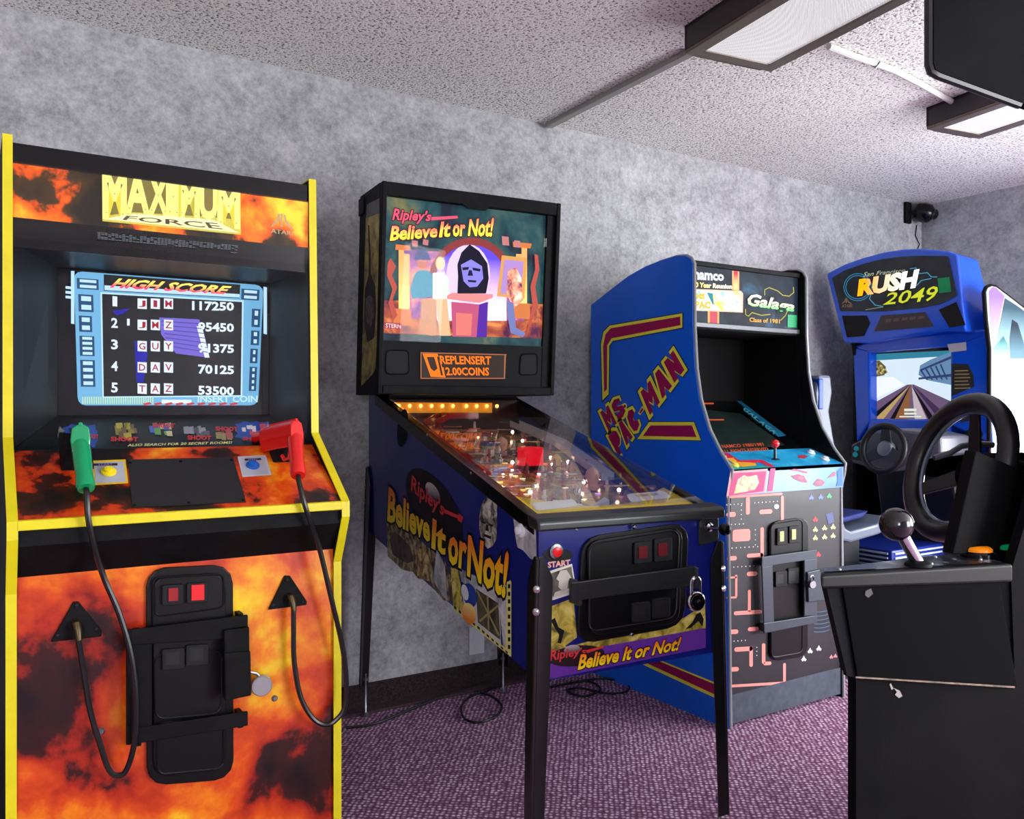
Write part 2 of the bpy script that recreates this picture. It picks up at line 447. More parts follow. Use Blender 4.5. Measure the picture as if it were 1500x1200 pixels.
DIFF = None
def diffuser_mat():
    m, nt, b = nodes_mat('prismatic_diffuser')
    tc = nt.nodes.new('ShaderNodeTexCoord'); mp = nt.nodes.new('ShaderNodeMapping'); mp.inputs['Rotation'].default_value = (0, 0, radians(45)); mp.inputs['Scale'].default_value = (48, 48, 48)
    ck = nt.nodes.new('ShaderNodeTexVoronoi'); ck.voronoi_dimensions = '2D'; ck.inputs['Randomness'].default_value = 0
    r = nt.nodes.new('ShaderNodeValToRGB'); r.color_ramp.elements[0].color = (.95, .95, .95, 1); r.color_ramp.elements[1].color = (.12, .12, .125, 1)
    r.color_ramp.elements[0].position = .15; r.color_ramp.elements[1].position = .6
    nt.links.new(tc.outputs['Object'], mp.inputs['Vector']); nt.links.new(mp.outputs['Vector'], ck.inputs['Vector']); nt.links.new(ck.outputs['Distance'], r.inputs['Fac'])
    nt.links.new(r.outputs['Color'], b.inputs['Base Color']); nt.links.new(r.outputs['Color'], b.inputs['Emission Color'])
    b.inputs['Emission Strength'].default_value = .8; b.inputs['Roughness'].default_value = .3
    return m
DIFF = diffuser_mat()
BROWN = mat('brown_anodised_frame', (112, 100, 90), rough=.35, metal=.5)
HOUS = mat('dark_brown_housing', (46, 43, 42), rough=.5)
def ceiling_light(c1, c2, length, label):
    """c1, c2: far-left and far-right lower corners; the fitting runs towards the camera"""
    c1 = Vector(c1); c2 = Vector(c2); ex = (c2-c1); wd = ex.length; ex.normalize(); ang = math.atan2(ex.y, ex.x)
    ey = Vector((-ex.y, ex.x, 0)); mid = (c1+c2)/2 - ey*length/2
    fr = Frame((mid.x, mid.y, CEIL), ang)
    t = thing('ceiling_light', fr, label, 'ceiling light', 'fluorescent ceiling lights')
    h = CEIL-c1.z; a = wd/2; l = length/2
    hb = B()
    hb.box((-a, -l, -h+.012), (-a+.012, l, 0)).box((a-.012, -l, -h+.012), (a, l, 0)).box((-a, l-.012, -h+.012), (a, l, 0)).box((-a, -l, -h+.012), (a, -l+.012, 0)).box((-a, -l, -.012), (a, l, 0))
    ob('housing', hb, HOUS, t)
    fb = B(); k = .045
    fb.box((-a, -l, -h), (-a+k, l, -h+.012)).box((a-k, -l, -h), (a, l, -h+.012)).box((-a+k, l-k, -h), (a-k, l, -h+.012)).box((-a+k, -l, -h), (a-k, -l+k, -h+.012))
    ob('door_frame', fb, BROWN, t, bevel=.003)
    ob('diffuser', B().box((-a+k, -l+k, -h+.004), (a-k, l-k, -h+.010)), DIFF, t)
    return t
zl = W.Z(2.27)
l1 = ceiling_light(zl(1003, 79), zl(1129, 106), 1.24, 'long dark-framed ceiling light nearest the camera at the top of the room')
l2 = ceiling_light(zl(1357, 190), zl(1434, 204), 1.24, 'dark-framed ceiling light beyond the black overhanging header at right')
# white flexible conduit between the two lights
cpts = [(1214, 68), (1250, 82), (1283, 93), (1310, 103), (1345, 121), (1375, 138), (1400, 152)]
pp = [W.Z(CEIL-.013)(*p) for p in cpts]
c0 = pp[0].copy(); c0.z = CEIL
b = B().tube([p-c0 for p in pp], .011, 8)
o = ob('ceiling_conduit', b, mat('white_conduit', (205, 203, 198), rough=.5), smooth=True); o.location = c0
tag(o, 'white electrical conduit sagging along the ceiling between the two lights', 'conduit')
pm_ = pp[2]
ob('conduit_clip', B().tube([pm_-c0+Vector((0, -.018, 0)), pm_-c0+Vector((0, 0, -.014)), pm_-c0+Vector((0, .018, 0))], .004, 6), STEEL, o)

# ---- security camera in the corner
wb = W.Y(WALL_Y-.03)
sc = wb(1341, 313); fr = Frame((sc.x, WALL_Y, sc.z))
t = thing('security_camera', fr, 'small black security camera under the ceiling in the far corner', 'camera')
ob('bracket', B().box((-.075, -.02, -.06), (-.02, 0, .07)), BLK, t, bevel=.004)
ob('housing', B().lathe([(.02, -.05), (.05, -.045), (.058, 0), (.052, .03), (.03, .05)], (.03, -.07, 0), (0.3, -1, -.35), 20), BLKG, t, smooth=True)
ob('arm', B().tube([(-.045, -.01, 0), (-.03, -.05, 0), (.02, -.06, 0)], .014, 8), BLK, t, smooth=True)
ob('lens', B().lathe([(.03, 0), (.032, .008), (.02, .02), (.0, .026)], (.045, -.118, -.016), (0.3, -1, -.35), 16), mat('dark_lens', (6, 6, 10), rough=.05), t, smooth=True)
cp = [W.Y(WALL_Y-.006)(*p) for p in ((1343, 330), (1341, 345), (1347, 358), (1341, 372), (1338, 385))]
o = ob('camera_cable', B().tube([p-cp[0] for p in cp], .003, 6), BLK, smooth=True); o.location = cp[0]
tag(o, 'thin dark cable hanging down the corner below the security camera', 'cable')

# ---- wall outlet behind the pinball table
oc = W.Y(WALL_Y)(698, 938); fr = Frame(oc)
t = thing('wall_outlet', fr, 'white wall outlet low on the grey wall behind the pinball table', 'outlet')
ob('plate', B().box((-.035, -.006, -.057), (.035, 0, .057)), WHITE, t, bevel=.003)
ob('socket', B().box((-.016, -.010, -.045), (.016, -.006, -.012)), WHITE, t, bevel=.002)
ob('socket', B().box((-.016, -.010, .012), (.016, -.006, .045)), WHITE, t, bevel=.002)

# ================================================================== light-gun cabinet (left)
FIRE = ramp_mat('fire_print', [(.38, (10, 6, 6)), (.45, (54, 14, 6)), (.49, (170, 36, 6)), (.56, (216, 74, 8)), (.62, (238, 130, 10)), (.70, (246, 214, 24))], 3.2, 10, rough=.3, distort=.15, nrough=.58, offset=(1.3, .2, 4.1))
FIREP = ramp_mat('fire_print_panel', [(.41, (14, 9, 9)), (.47, (66, 20, 8)), (.50, (196, 50, 8)), (.57, (228, 88, 12)), (.67, (246, 180, 30))], 5.5, 10, rough=.3, distort=.15, nrough=.58, offset=(.3, 2.2, 1.1))
FIREM = ramp_mat('fire_print_backlit', [(.38, (30, 26, 20)), (.455, (66, 46, 22)), (.485, (200, 74, 14)), (.56, (238, 122, 20)), (.66, (252, 200, 50))], 6.5, 9, rough=.35, distort=.15, nrough=.56, emit=.5, offset=(.25, .7, 2.45))
YEL = mat('yellow_edge_trim', (224, 210, 14), rough=.4, var=.06, vscale=20)
G = Frame((.433, 2.40, 0))
gun = thing('light_gun_cabinet', G, 'tall flame-printed light-gun arcade cabinet with yellow edges at far left', 'arcade cabinet')
HX = .364
prof = [(.58, 1.748), (-.16, 1.748), (-.18, 1.066), (-.40, .902), (-.40, .867), (-.344, .748), (-.344, .0), (.58, .0)]
for sx in (-1, 1):
    xa = sx*HX; xb = sx*(HX-.018)
    sp = ob('side_panel', B().prism([(xa, y, z) for y, z in prof], (xb-xa, 0, 0)), BLK, gun)
    tb = B(); fp = prof[0:7]
    # edge trim: a thin band that follows the front edge
    out = []
    for i, (y, z) in enumerate(fp):
        d1 = Vector((0, 0)); 
        if i > 0: d1 += (Vector(fp[i])-Vector(fp[i-1])).normalized()
        if i < len(fp)-1: d1 += (Vector(fp[i+1])-Vector(fp[i])).normalized()
        d1.normalize(); n_ = Vector((d1.y, -d1.x))
        if n_.x > .2 and i not in (0,): n_ = -n_
        if i == 0: n_ = Vector((0, 1))
        out.append((y+n_.x*.004, z+n_.y*.004))
    for i in range(len(fp)-1):
        q = [(xa+sx*.0005, *fp[i]), (xa+sx*.0005, *out[i]), (xa+sx*.0005, *out[i+1]), (xa+sx*.0005, *fp[i+1])]
        tb.prism(q, (-sx*.020, 0, 0))
    ob('edge_trim', tb, YEL, sp, label='bright yellow edge trim')
IX = HX-.018
ob('top_panel', B().box((-IX, -.15, 1.715), (IX, .58, 1.735)), BLK, gun)
ob('back_panel', B().box((-IX, .56, .02), (IX, .58, 1.715)), BLK, gun)
PF = G.Y(-.152)         # marquee / front glass plane
# header strip
ob('header_strip', B().box((-IX, -.156, 1.69), (IX, -.14, 1.735)), BLKG, gun)
def at_z(P, px, py): return P(px, py)
ml, mr = PF(20, 221), PF(451, 278); mb = PF(451, 360)
mz1 = ml.z; mz0 = PF(21, 321).z
mz1 = 1.692; mz0 = (PF(21, 321).z + PF(451, 360).z)/2
mq = ob('marquee', B().box((-IX, -.150, mz0), (IX, -.138, mz1)), FIREM, gun)
GOLD = mat('gold_plate_print', (190, 180, 62), rough=.35, emit=.35, ecol=(190, 178, 50))
GOLDL = mat('gold_letter_print', (226, 220, 118), rough=.35, emit=.4, ecol=(220, 212, 100))
GOLDP = mat('gold_pale_print', (240, 230, 165), rough=.35, emit=.42)
OLIVE = mat('olive_shadow_print', (112, 100, 26), rough=.4, emit=.3)
plate = decal('title_plate', [(149, 240), (352, 268), (353, 344), (150, 324)], PF, GOLD, mq, .0012)
decal('title_backing', [(152, 248), (350, 275), (351, 322), (310, 318), (196, 311), (153, 316)], PF, OLIVE, mq, .0016)
MW = 'MAXIMUM'
fq = quad_fn([(151, 247), (351, 275), (351, 334), (151, 319)])
seg_w = [0, .17, .335, .475, .555, .705, .84, 1.0]
for i, ch in enumerate(MW):
    u0, u1 = seg_w[i]+.006, seg_w[i+1]-.006
    mid = abs((u0+u1)/2-.5)
    lo = .97 if (i in (0, 6)) else .82
    q = [fq(u0, 0), fq(u1, 0), fq(u1, lo), fq(u0, lo)]
    text(ch, q, PF, GOLDL, mq, bold=.042 if ch != 'I' else .03, lift=.0022)
    rb = B()
    for (du, dv) in ((.12, .06), (.88, .06), (.5, .5), (.12, .92), (.88, .92)):
        x_, y_ = quad_fn(q)(du, dv); rb.disc_px(PF, x_, y_, .8, n=8, lift=.0032)
    ob('rivet_print', rb, OLIVE, mq, kind='stuff')
decal('title_band', [(196, 313), (312, 322), (350, 341), (152, 321)], PF, GOLDP, mq, .0026)
text('FORCE', [(186, 316), (318, 327), (326, 336), (180, 322)], PF, mat('dark_olive_ink', (70, 62, 22), rough=.4, emit=.05), mq, bold=.015, lift=.0034)
# maker's mark, right of the marquee
MK = print_mat((186, 156, 104), .15)
decals('maker_mark', [[(411, 313), (414, 313), (414, 332), (411, 332)], [(407, 313), (410, 314), (409, 324), (398, 333), (397, 330), (405, 322)], [(415, 314), (418, 315), (420, 323), (428, 334), (427, 337), (417, 326)]], PF, MK, mq, .002)
text('ATARI', [(397, 335), (429, 339), (429, 345), (397, 341)], PF, MK, mq, bold=.02, lift=.002)
# black mask below marquee with a block of small print
ob('glass_mask', B().box((-IX, -.150, 1.50), (IX, -.146, mz0)), BLKG, gun)
sp_ = print_mat((96, 104, 112), .03)
SMQ = quad_fn([(143, 340), (350, 360), (348, 372), (143, 353)])
sl = []
for r_ in range(6):
    v = r_/6; L = [1, 1, .98, 1, .7, .0][r_]
    if r_ == 5: u0, u1 = .95, 1
    else: u0, u1 = 0, L
    n_ = 40; 
    for k in range(int(n_*u0), int(n_*u1)):
        if random.random() < .14: continue
        sl.append([SMQ(k/n_, v), SMQ((k+.82)/n_, v), SMQ((k+.82)/n_, v+.085), SMQ(k/n_, v+.085)])
decals('small_print', sl, PF, sp_, gun, .004)
# hood between the front glass and the picture tube
HOOD = mat('blue_black_hood', (16, 20, 26), rough=.4, spec=.3)
MY = .05
PM = G.Y(MY)
tl, tr, br, bl = PM(84, 392), PM(393, 415), PM(397, 607), PM(84, 611)
x_l = (tl.x+bl.x)/2; x_r = (tr.x+br.x)/2; z_t = (tl.z+tr.z)/2; z_b = (br.z+bl.z)/2
b = B()
b.prism([(-IX, -.14, 1.51), (-IX, -.178, 1.040), (x_l, MY, z_b), (x_l, MY, z_t)], (-.004, 0, 0))
ob('hood_side', b, HOOD, gun)
b = B().prism([(IX, -.14, 1.51), (IX, -.178, 1.040), (x_r, MY, z_b), (x_r, MY, z_t)], (.004, 0, 0))
ob('hood_side', b, HOOD, gun)
ob('hood_top', B().prism([(-IX, -.14, 1.51), (IX, -.14, 1.51), (x_r, MY, z_t), (x_l, MY, z_t)], (0, 0, .004)), HOOD, gun)
# picture tube: softly bulged
cb = B(); nu, nv = 14, 10
TUBE = mat('picture_tube_glass', (12, 14, 20), rough=.08)
vs = []
for j in range(nv+1):
    for i in range(nu+1):
        u = i/nu; v = j/nv; bulge = .022*(1-(2*u-1)**2)*(1-(2*v-1)**2)
        vs.append((x_l+(x_r-x_l)*u, MY+.006-bulge*.0, z_t+(z_b-z_t)*v))
cb.box((x_l-.01, MY+.004, z_b-.01), (x_r+.01, MY+.30, z_t+.01))
scr = ob('picture_tube', cb, TUBE, gun, bevel=.012, seg=3)
PS = G.Y(MY+.003)
SE = 1.0
CY = print_mat((120, 190, 235), SE*.85); CYD = print_mat((46, 96, 150), SE*.55); CYL = print_mat((190, 228, 250), SE)
NAVY = print_mat((6, 8, 16), .1); WHT = print_mat((225, 238, 250), SE); REDC = print_mat((190, 30, 50), SE*.7); MAG = print_mat((220, 70, 70), SE*.8)
PUR = print_mat((128, 110, 225), SE*.8); PURD = print_mat((84, 72, 180), SE*.7); BLUV = print_mat((40, 40, 190), SE*.7)
SQ = [(108, 397), (386, 418), (378, 594), (114, 594)]
fs_ = quad_fn(SQ)
def sq(u0, v0, u1, v1): return [fs_(u0, v0), fs_(u1, v0), fs_(u1, v1), fs_(u0, v1)]
decal('screen_frame', rquad(SQ, .06), PS, CY, scr, .0016)
decal('screen_frame_inset', [(147, 428), (357, 440), (355, 581), (150, 583)], PS, CYL, scr, .0022)
decal('screen_field', [(149.5, 430.5), (354.5, 442.5), (352.5, 579), (152, 581)], PS, NAVY, scr, .0026)
decal('screen_title_field', [(152, 402), (352, 417), (351, 437), (152, 426)], PS, NAVY, scr, .0024)
decal('screen_title_glow', [(153, 418), (351, 431), (351, 436), (153, 425)], PS, CYL, scr, .0028)
# side hardware drawn in the screen frame
dk = []; lt = []
for (u0, v0, u1, v1) in ((.015, .05, .13, .13), (.02, .17, .1, .30), (.02, .33, .09, .45), (.02, .48, .10, .63), (.02, .66, .10, .86), (.885, .04, .98, .13), (.945, .2, .99, .35), (.945, .38, .99, .5), (.945, .53, .985, .65), (.945, .68, .985, .88)):
    dk.append(sq(u0, v0, u1, v1))
    n_ = 4 if v1-v0 > .15 else 2
    for k in range(n_):
        a_ = v0+(v1-v0)*(k+.2)/n_; c_ = v0+(v1-v0)*(k+.75)/n_
        lt.append(sq(u0+.015, a_, u1-.012, c_))
for k in range(3): lt.append([(96, 419+k*7), (106, 420+k*7), (106, 424+k*7), (96, 423+k*7)])
lt.append([(104, 397), (109, 397), (109, 475), (104, 474)]); lt.append([(386, 420), (391, 421), (391, 490), (386, 489)])
decals('screen_hardware', dk, PS, CYD, scr, .0024)
decals('screen_hardware_light', lt, PS, CYL, scr, .0030)
# the pale machine drawn behind the scores
decals('screen_sketch', [[(233, 465), (292, 468), (306, 524), (258, 518), (236, 490)]], PS, PUR, scr, .0032)
decals('screen_sketch_lines', [[(236+k*1.5, 470+k*6), (296+k*1.8, 474+k*7), (296+k*1.8, 475.2+k*7), (236+k*1.5, 471.2+k*6)] for k in range(7)], PS, PURD, scr, .0036)
decals('screen_sketch_pole', [[(197, 500), (216, 500), (216, 520), (210, 560), (200, 560)], [(165, 455), (190, 452), (180, 460), (170, 462)]], PS, BLUV, scr, .0032)
decals('screen_sketch_edge', [[(288, 478), (296, 478), (307, 524), (300, 524)], [(186, 467), (190, 467), (190, 477), (186, 477)]], PS, WHT, scr, .0034)
YELS = print_mat((250, 200, 90), SE*.9)
text('HIGH SCORE', [(168, 408), (338, 420), (334, 431), (162, 421)], PS, grad_mat('score_title_ink', (230, 60, 90), (250, 220, 90), SE), scr, bold=.035, shear=.35, lift=.0036)
rows = [('1', 'JIM', '117250'), ('2', 'JMZ', '95450'), ('3', 'GUY', '91375'), ('4', 'DAV', '70125'), ('5', 'TAZ', '53500')]
for i, (n_, nm, scv) in enumerate(rows):
    yl = 434.5 + i*31.6; ym = 437 + i*31.1; yr = 441.5 + i*31.0
    xw = 2.6 if n_ == '1' else 0
    text(n_, [(163.5+xw, yl), (172-xw*.6, yl+.5), (172-xw*.6, yl+14), (163.5+xw, yl+13.5)], PS, WHT, scr, bold=.03, lift=.0042)
    for k, ch in enumerate(nm):
        x_ = 201.5 + k*19.3
        decal('score_tile', [(x_, ym), (x_+13.5, ym+.8), (x_+13.5, ym+16), (x_, ym+15.2)], PS, WHT, scr, .0042)
        cx = 2.2 if ch != 'I' else 4.6
        text(ch, [(x_+cx, ym+3), (x_+13.5-cx, ym+3.6), (x_+13.5-cx, ym+13), (x_+cx, ym+12.6)], PS, REDC, scr, bold=.012, lift=.0048)
    xr0 = 282 if len(scv) == 6 else 291
    text(scv, [(xr0, yr), (342, yr+2), (342, yr+13.5), (xr0, yr+12.5)], PS, WHT, scr, bold=.035, lift=.0042)
bars = [[fs_(.0+k*.0125, .935), fs_(.007+k*.0125, .935), fs_(.007+k*.0125, .99), fs_(.0+k*.0125, .99)] for k in range(2, 34)]
decals('screen_meter', bars, PS, print_mat((190, 225, 190), SE), scr, .0042)
decals('screen_meter_mid', [sq(.465, .955, .63, .985)], PS, WHT, scr, .0042)
decals('screen_bullets', [[fs_(.36+k*.06, .985), fs_(.40+k*.06, .975), fs_(.41+k*.06, .99), fs_(.37+k*.06, 1.0)] for k in range(9)], PS, MAG, scr, .0046)
text('INSERT COIN', [(290, 580), (377, 580), (377, 589), (290, 589)], PS, CYL, scr, bold=.03, lift=.0044)
# front glass
ob('front_glass', B().box((-IX, -.166, 1.045), (IX, -.163, mz1-.002)), glass_mat('front_glass', refl=.35), gun)
# instruction strip below the tube
n_strip = Vector((0, -.2, .98))
PT = G.plane((0, -.182, 1.038), (0, -(z_b-1.038), MY+.182))
ob('instruction_strip', B().prism([(-IX, -.182, 1.038), (IX, -.182, 1.038), (x_r, MY, z_b), (x_l, MY, z_b)], (0, 0, -.008)), mat('strip_black', (8, 8, 10), rough=.4, spec=.25), gun)
RS = print_mat((215, 30, 36), .12)
IC = [((92, 144), (621, 657), (34, 70, 170)), ((344, 398), (617, 645), (36, 70, 170))]
for (xa, xb), (ya, yb), c in IC:
    sp2 = []
    n_ = 22
    for k in range(n_):
        a_ = 2*pi*k/n_; r_ = 1.0 if k % 2 else .84
        sp2.append(((xa+xb)/2+(xb-xa)/2*r_*max(-1, min(1, 1.25*cos(a_))), (ya+yb)/2+(yb-ya)/2*r_*max(-1, min(1, 1.25*sin(a_)))))
    decal('hint_burst', sp2, PT, print_mat(c, .1), gun, .001)
def blobs(name, cx, cy, rx, ry, cols, n, seed):
    rnd = random.Random(seed)
    for c in cols:
        b_ = B()
        for k in range(n):
            x_ = cx+rnd.uniform(-rx, rx); y_ = cy+rnd.uniform(-ry, ry); w_ = rnd.uniform(3, 6); h_ = rnd.uniform(3, 6)
            b_.ngon([PT(x_-w_, y_-h_*.8, .0012+.0002*k), PT(x_+w_*.8, y_-h_, .0012+.0002*k), PT(x_+w_, y_+h_, .0012+.0002*k), PT(x_-w_*.7, y_+h_*.9, .0012+.0002*k)])
        ob(name, b_, print_mat(c, .08), gun, kind='stuff')
blobs('hint_picture', 181, 632, 16, 9, ((150, 140, 60), (190, 180, 70), (120, 96, 70)), 4, 3)
blobs('hint_picture', 236, 630, 14, 7, ((70, 110, 200), (110, 170, 90), (215, 205, 160)), 3, 4)
blobs('hint_picture', 288, 633, 16, 5, ((90, 90, 96), (160, 160, 165)), 4, 5)
blobs('hint_picture', 330, 635, 10, 9, ((160, 150, 90), (190, 90, 80)), 3, 6)
blobs('hint_picture', 371, 630, 15, 6, ((235, 220, 220), (215, 70, 80)), 3, 7)
blobs('hint_picture', 118, 634, 14, 8, ((20, 24, 50), (220, 220, 230)), 2, 8)
for (xa, xb, ya, yb) in ((163, 202, 640, 646), (224, 256, 620, 626), (275, 309, 638, 644), (316, 348, 625, 631), (122, 144, 636, 642), (356, 392, 640, 645)):
    text('SHOOT', [(xa, ya), (xb, ya+.6), (xb, yb+.6), (xa, yb)], PT, RS, gun, bold=.04, lift=.0035)
text('ALSO SEARCH FOR 20 SECRET ROOMS!', [(187, 650.5), (340, 646.5), (340, 650), (187, 654)], PT, print_mat((225, 220, 150), .1), gun, bold=.02, shear=.2, lift=.002)

# control panel
PC = G.plane((0, -.18, 1.038), (0, -.136, .218))
cpn = ob('control_panel', B().prism([(-IX, -.18, 1.038), (-IX, -.398, .902), (-IX, -.398, .884), (-IX, -.18, 1.020)], (2*IX, 0, 0)), FIREP, gun)
ob('panel_trim', B().prism([(-IX, -.397, .906), (-IX, -.405, .904), (-IX, -.405, .884), (-IX, -.397, .884)], (2*IX, 0, 0)), YEL, gun, bevel=.002)
ob('panel_underside', B().prism([(-IX, -.392, .884), (-IX, -.392, .850), (-IX, -.335, .775), (-IX, -.30, .775), (-IX, -.30, .884)], (2*IX, 0, 0)), BLK, gun)
decal('elbow_pad', [(187, 675), (341, 671), (360, 736), (194, 744)], PC, mat('black_rubber_pad', (26, 27, 30), rough=.6, bump=.5, bscale=150), cpn, .0005, .003)
fa = quad_fn([(187, 675), (341, 671), (360, 736), (194, 744)])
b = B()
for u in (.02, .5, .98):
    for v in (.05, .95):
        x_, y_ = fa(u, v); p_ = PC(x_, y_, .0035); b.lathe([(.004, 0), (.003, .002)], p_, PC.n, 8)
ob('pad_screw', b, BLKG, cpn, kind='stuff')
SIL = print_mat((178, 180, 192))
def start_plate(q, edge, bc, cx, cy, tq):
    decal('start_plate', q, PC, edge, cpn, .001)
    f = quad_fn(q); decal('start_plate_face', [f(.06, .08), f(.93, .08), f(.93, .93), f(.06, .93)], PC, SIL, cpn, .0014)
    decal('start_word_field', tq, PC, print_mat((40, 34, 52)), cpn, .0018)
    f2 = quad_fn(tq); text('START', [f2(.2, .2), f2(.8, .2), f2(.8, .8), f2(.2, .8)], PC, print_mat((150, 120, 200)), cpn, bold=.02, lift=.0022)
    bb = ob('start_button', B().lathe([(.0165, 0), (.0165, .004), (.013, .006)], PC(cx, cy, .001), PC.n, 20), bc, cpn, smooth=True)
    ob('plunger', B().lathe([(.0105, .005), (.0105, .011), (.008, .0125)], PC(cx, cy, .001), PC.n, 20), bc, bb, smooth=True)
start_plate([(135, 675), (184, 673), (188, 708), (137, 711)], print_mat((226, 190, 40)), mat('yellow_button', (245, 222, 20), rough=.25), 159, 692, [(137, 679), (172, 678.5), (172, 682), (137, 682.5)])
start_plate([(348, 669), (389, 666.5), (398, 696), (355, 699)], print_mat((190, 192, 205)), mat('blue_button', (24, 96, 190), rough=.25), 370, 682.5, [(358, 672), (382, 671), (383, 674), (359, 675)])
# holsters
def holster(x, y_mid, nm):
    c = PC(x, y_mid, 0); up = Vector((0, .802, .598)); rt = Vector((1, 0, 0)); n = PC.n
    b = B()
    b.prism([c-rt*.034-up*.035, c+rt*.034-up*.035, c+rt*.026-up*.03+n*.05, c-rt*.026-up*.03+n*.05], up*.07)
    return ob(nm, b, BLK, gun, bevel=.004)
holster(112, 676, 'holster'); holster(414, 666, 'holster')

# lower front
PL = G.Y(-.338)
lf = ob('front_panel', B().box((-IX, -.338, .0), (IX, -.318, .80)), FIRE, gun)
COIN = mat('coin_door_black', (7, 7, 9), rough=.36, spec=.3)
def raised(name, q, P, m, parent, th, r=.12, lift=0.0, bevel=.003):
    return decal(name, rquad(q, r), P, m, parent, lift, th, bevel)
cd = raised('coin_door', [(213, 832), (340, 826), (341, 1140), (214, 1150)], PL, COIN, gun, .010, .22)
raised('coin_door_leaf', [(222, 845), (330, 838), (331, 1128), (224, 1138)], PL, COIN, cd, .006, .2, .010)
# raised beads on the door
def bead(q, P, parent, r_=.0022, lift=.017, m=COIN, rr=.15):
    pts = [P(x, y, lift) for x, y in rquad(q, rr)]
    return ob('bead', B().tube(pts, r_, 6, closed=True), m, parent, smooth=True)
bead([(225, 847), (327, 841), (328, 890), (227, 903)], PL, cd)
bead([(225, 960), (325, 950), (325, 1045), (227, 1054)], PL, cd)
bead([(229, 1060), (327, 1052), (328, 1125), (231, 1135)], PL, cd)
REDL = mat('red_lit_button', (200, 30, 34), rough=.3, emit=.35, ecol=(230, 30, 36)); REDD = mat('red_coin_button', (150, 26, 32), rough=.3, emit=.12)
def coin_slot(cx, cy, w_, h_, sk, P, parent, lift, red=None, rw=.4, rh=.6):
    q = [(cx-w_/2, cy-h_/2+sk), (cx+w_/2, cy-h_/2-sk), (cx+w_/2, cy+h_/2-sk), (cx-w_/2, cy+h_/2+sk)]
    s_ = raised('coin_slot', q, P, DGREY, parent, .008, .1, lift, .002)
    f = quad_fn(q)
    if red:
        decal('coin_button', [f(.5-rw/2+.05, .5-rh/2), f(.5+rw/2+.05, .5-rh/2), f(.5+rw/2+.05, .5+rh/2), f(.5-rw/2+.05, .5+rh/2)], P, red, s_, lift+.008, .003)
    else:
        decal('return_flap', [f(.2, .2), f(.8, .2), f(.8, .8), f(.2, .8)], P, mat('slot_black', (4, 4, 5), rough=.6), s_, lift+.0082)
    return s_
coin_slot(252, 871, 31, 30, 1, PL, cd, .016, REDD, .45, .62); coin_slot(288, 868, 31, 30, 1, PL, cd, .016, REDL, .6, .75)
coin_slot(253, 965, 33, 31, 1, PL, cd, .016); coin_slot(288, 959, 33, 31, 1, PL, cd, .016)
# security cage: upper and lower bar joined by the hinge plate and the lock box
cage = ob('security_bar', B().prism([PL(*p, .034) for p in ((187, 922), (362, 900), (362, 933), (188, 945))], PL.n*.008), BLK, gun, bevel=.002)
ob('security_bar', B().prism([PL(*p, .034) for p in ((187, 1067), (362, 1041), (362, 1062), (188, 1090))], PL.n*.008), BLK, gun, bevel=.002)
ob('hinge_plate', B().prism([PL(*p, .034) for p in ((192, 944), (222, 941), (222, 1066), (192, 1070))], PL.n*.005), BLK, gun, bevel=.002)
ob('hinge_pin', B().tube([PL(189, 925, .04), PL(189, 1090, .04)], .006, 8), BLK, gun, smooth=True)
ob('lock_box', B().prism([PL(*p, .034) for p in ((325, 921), (362, 916), (363, 1016), (327, 1024))], PL.n*.02), BLK, gun, bevel=.003)
ob('lock_box_cover', B().prism([PL(*p, .054) for p in ((327, 956), (366, 953), (367, 1018), (329, 1026))], PL.n*.008), BLK, gun, bevel=.003)
for yb_ in (933, 1078):
    ob('stand_off', B().box(PL(200, yb_, 0)-Vector((.01, 0, .012)), PL(200, yb_, .034)+Vector((.01, 0, .012))), BLK, gun)
    ob('stand_off', B().box(PL(350, yb_-26, 0)-Vector((.01, 0, .012)), PL(350, yb_-26, .034)+Vector((.01, 0, .012))), BLK, gun)
# bolts on the fire panel
for (x_, y_, r_) in ((402, 1023, .0075), (148, 1071, .008)):
    ob('bolt', B().lathe([(r_, 0), (r_, .003), (r_*.6, .006)], PL(x_, y_, 0), PL.n, 14), STEEL, gun, smooth=True)
decal('sticker', [(387, 789), (413, 786), (413, 790), (387, 793)], PL, print_mat((180, 150, 160)), gun, .001)
# triangular plates where the gun cables enter
def tri_plate(pts, bolts):
    tp = decal('cable_plate', pts, PL, BLK, gun, 0, .006, .002)
    for x_, y_ in bolts: ob('bolt', B().lathe([(.0045, 0), (.004, .003), (.002, .004)], PL(x_, y_, .006), PL.n, 8), DGREY, tp, smooth=True)
tri_plate([(74, 940), (107, 881), (115, 881), (149, 923), (148, 932)], ((112, 887), (84, 931), (141, 922)))
tri_plate([(392, 893), (416, 843), (424, 843), (449, 881), (448, 886)], ((420, 850), (400, 887), (443, 882)))

# padlock hanging on the lock box
lkP = PL(383, 1004, .035); lf_ = Frame(G.M @ lkP)
t = thing('disc_padlock', lf_, 'round silver disc padlock hanging beside the flame cabinet coin door', 'padlock')
ob('body', B().lathe([(.022, -.010), (.024, -.008), (.024, .008), (.022, .010)], (0, 0, 0), (-.25, -1, .0), 28), mat('brushed_steel', (176, 178, 180), rough=.42, metal=.8), t)
ob('shackle', B().tube([(-.002, 0, .018), (-.012, 0, .030), (-.028, 0, .036), (-.044, 0, .032)], .004, 8), STEEL, t, smooth=True)

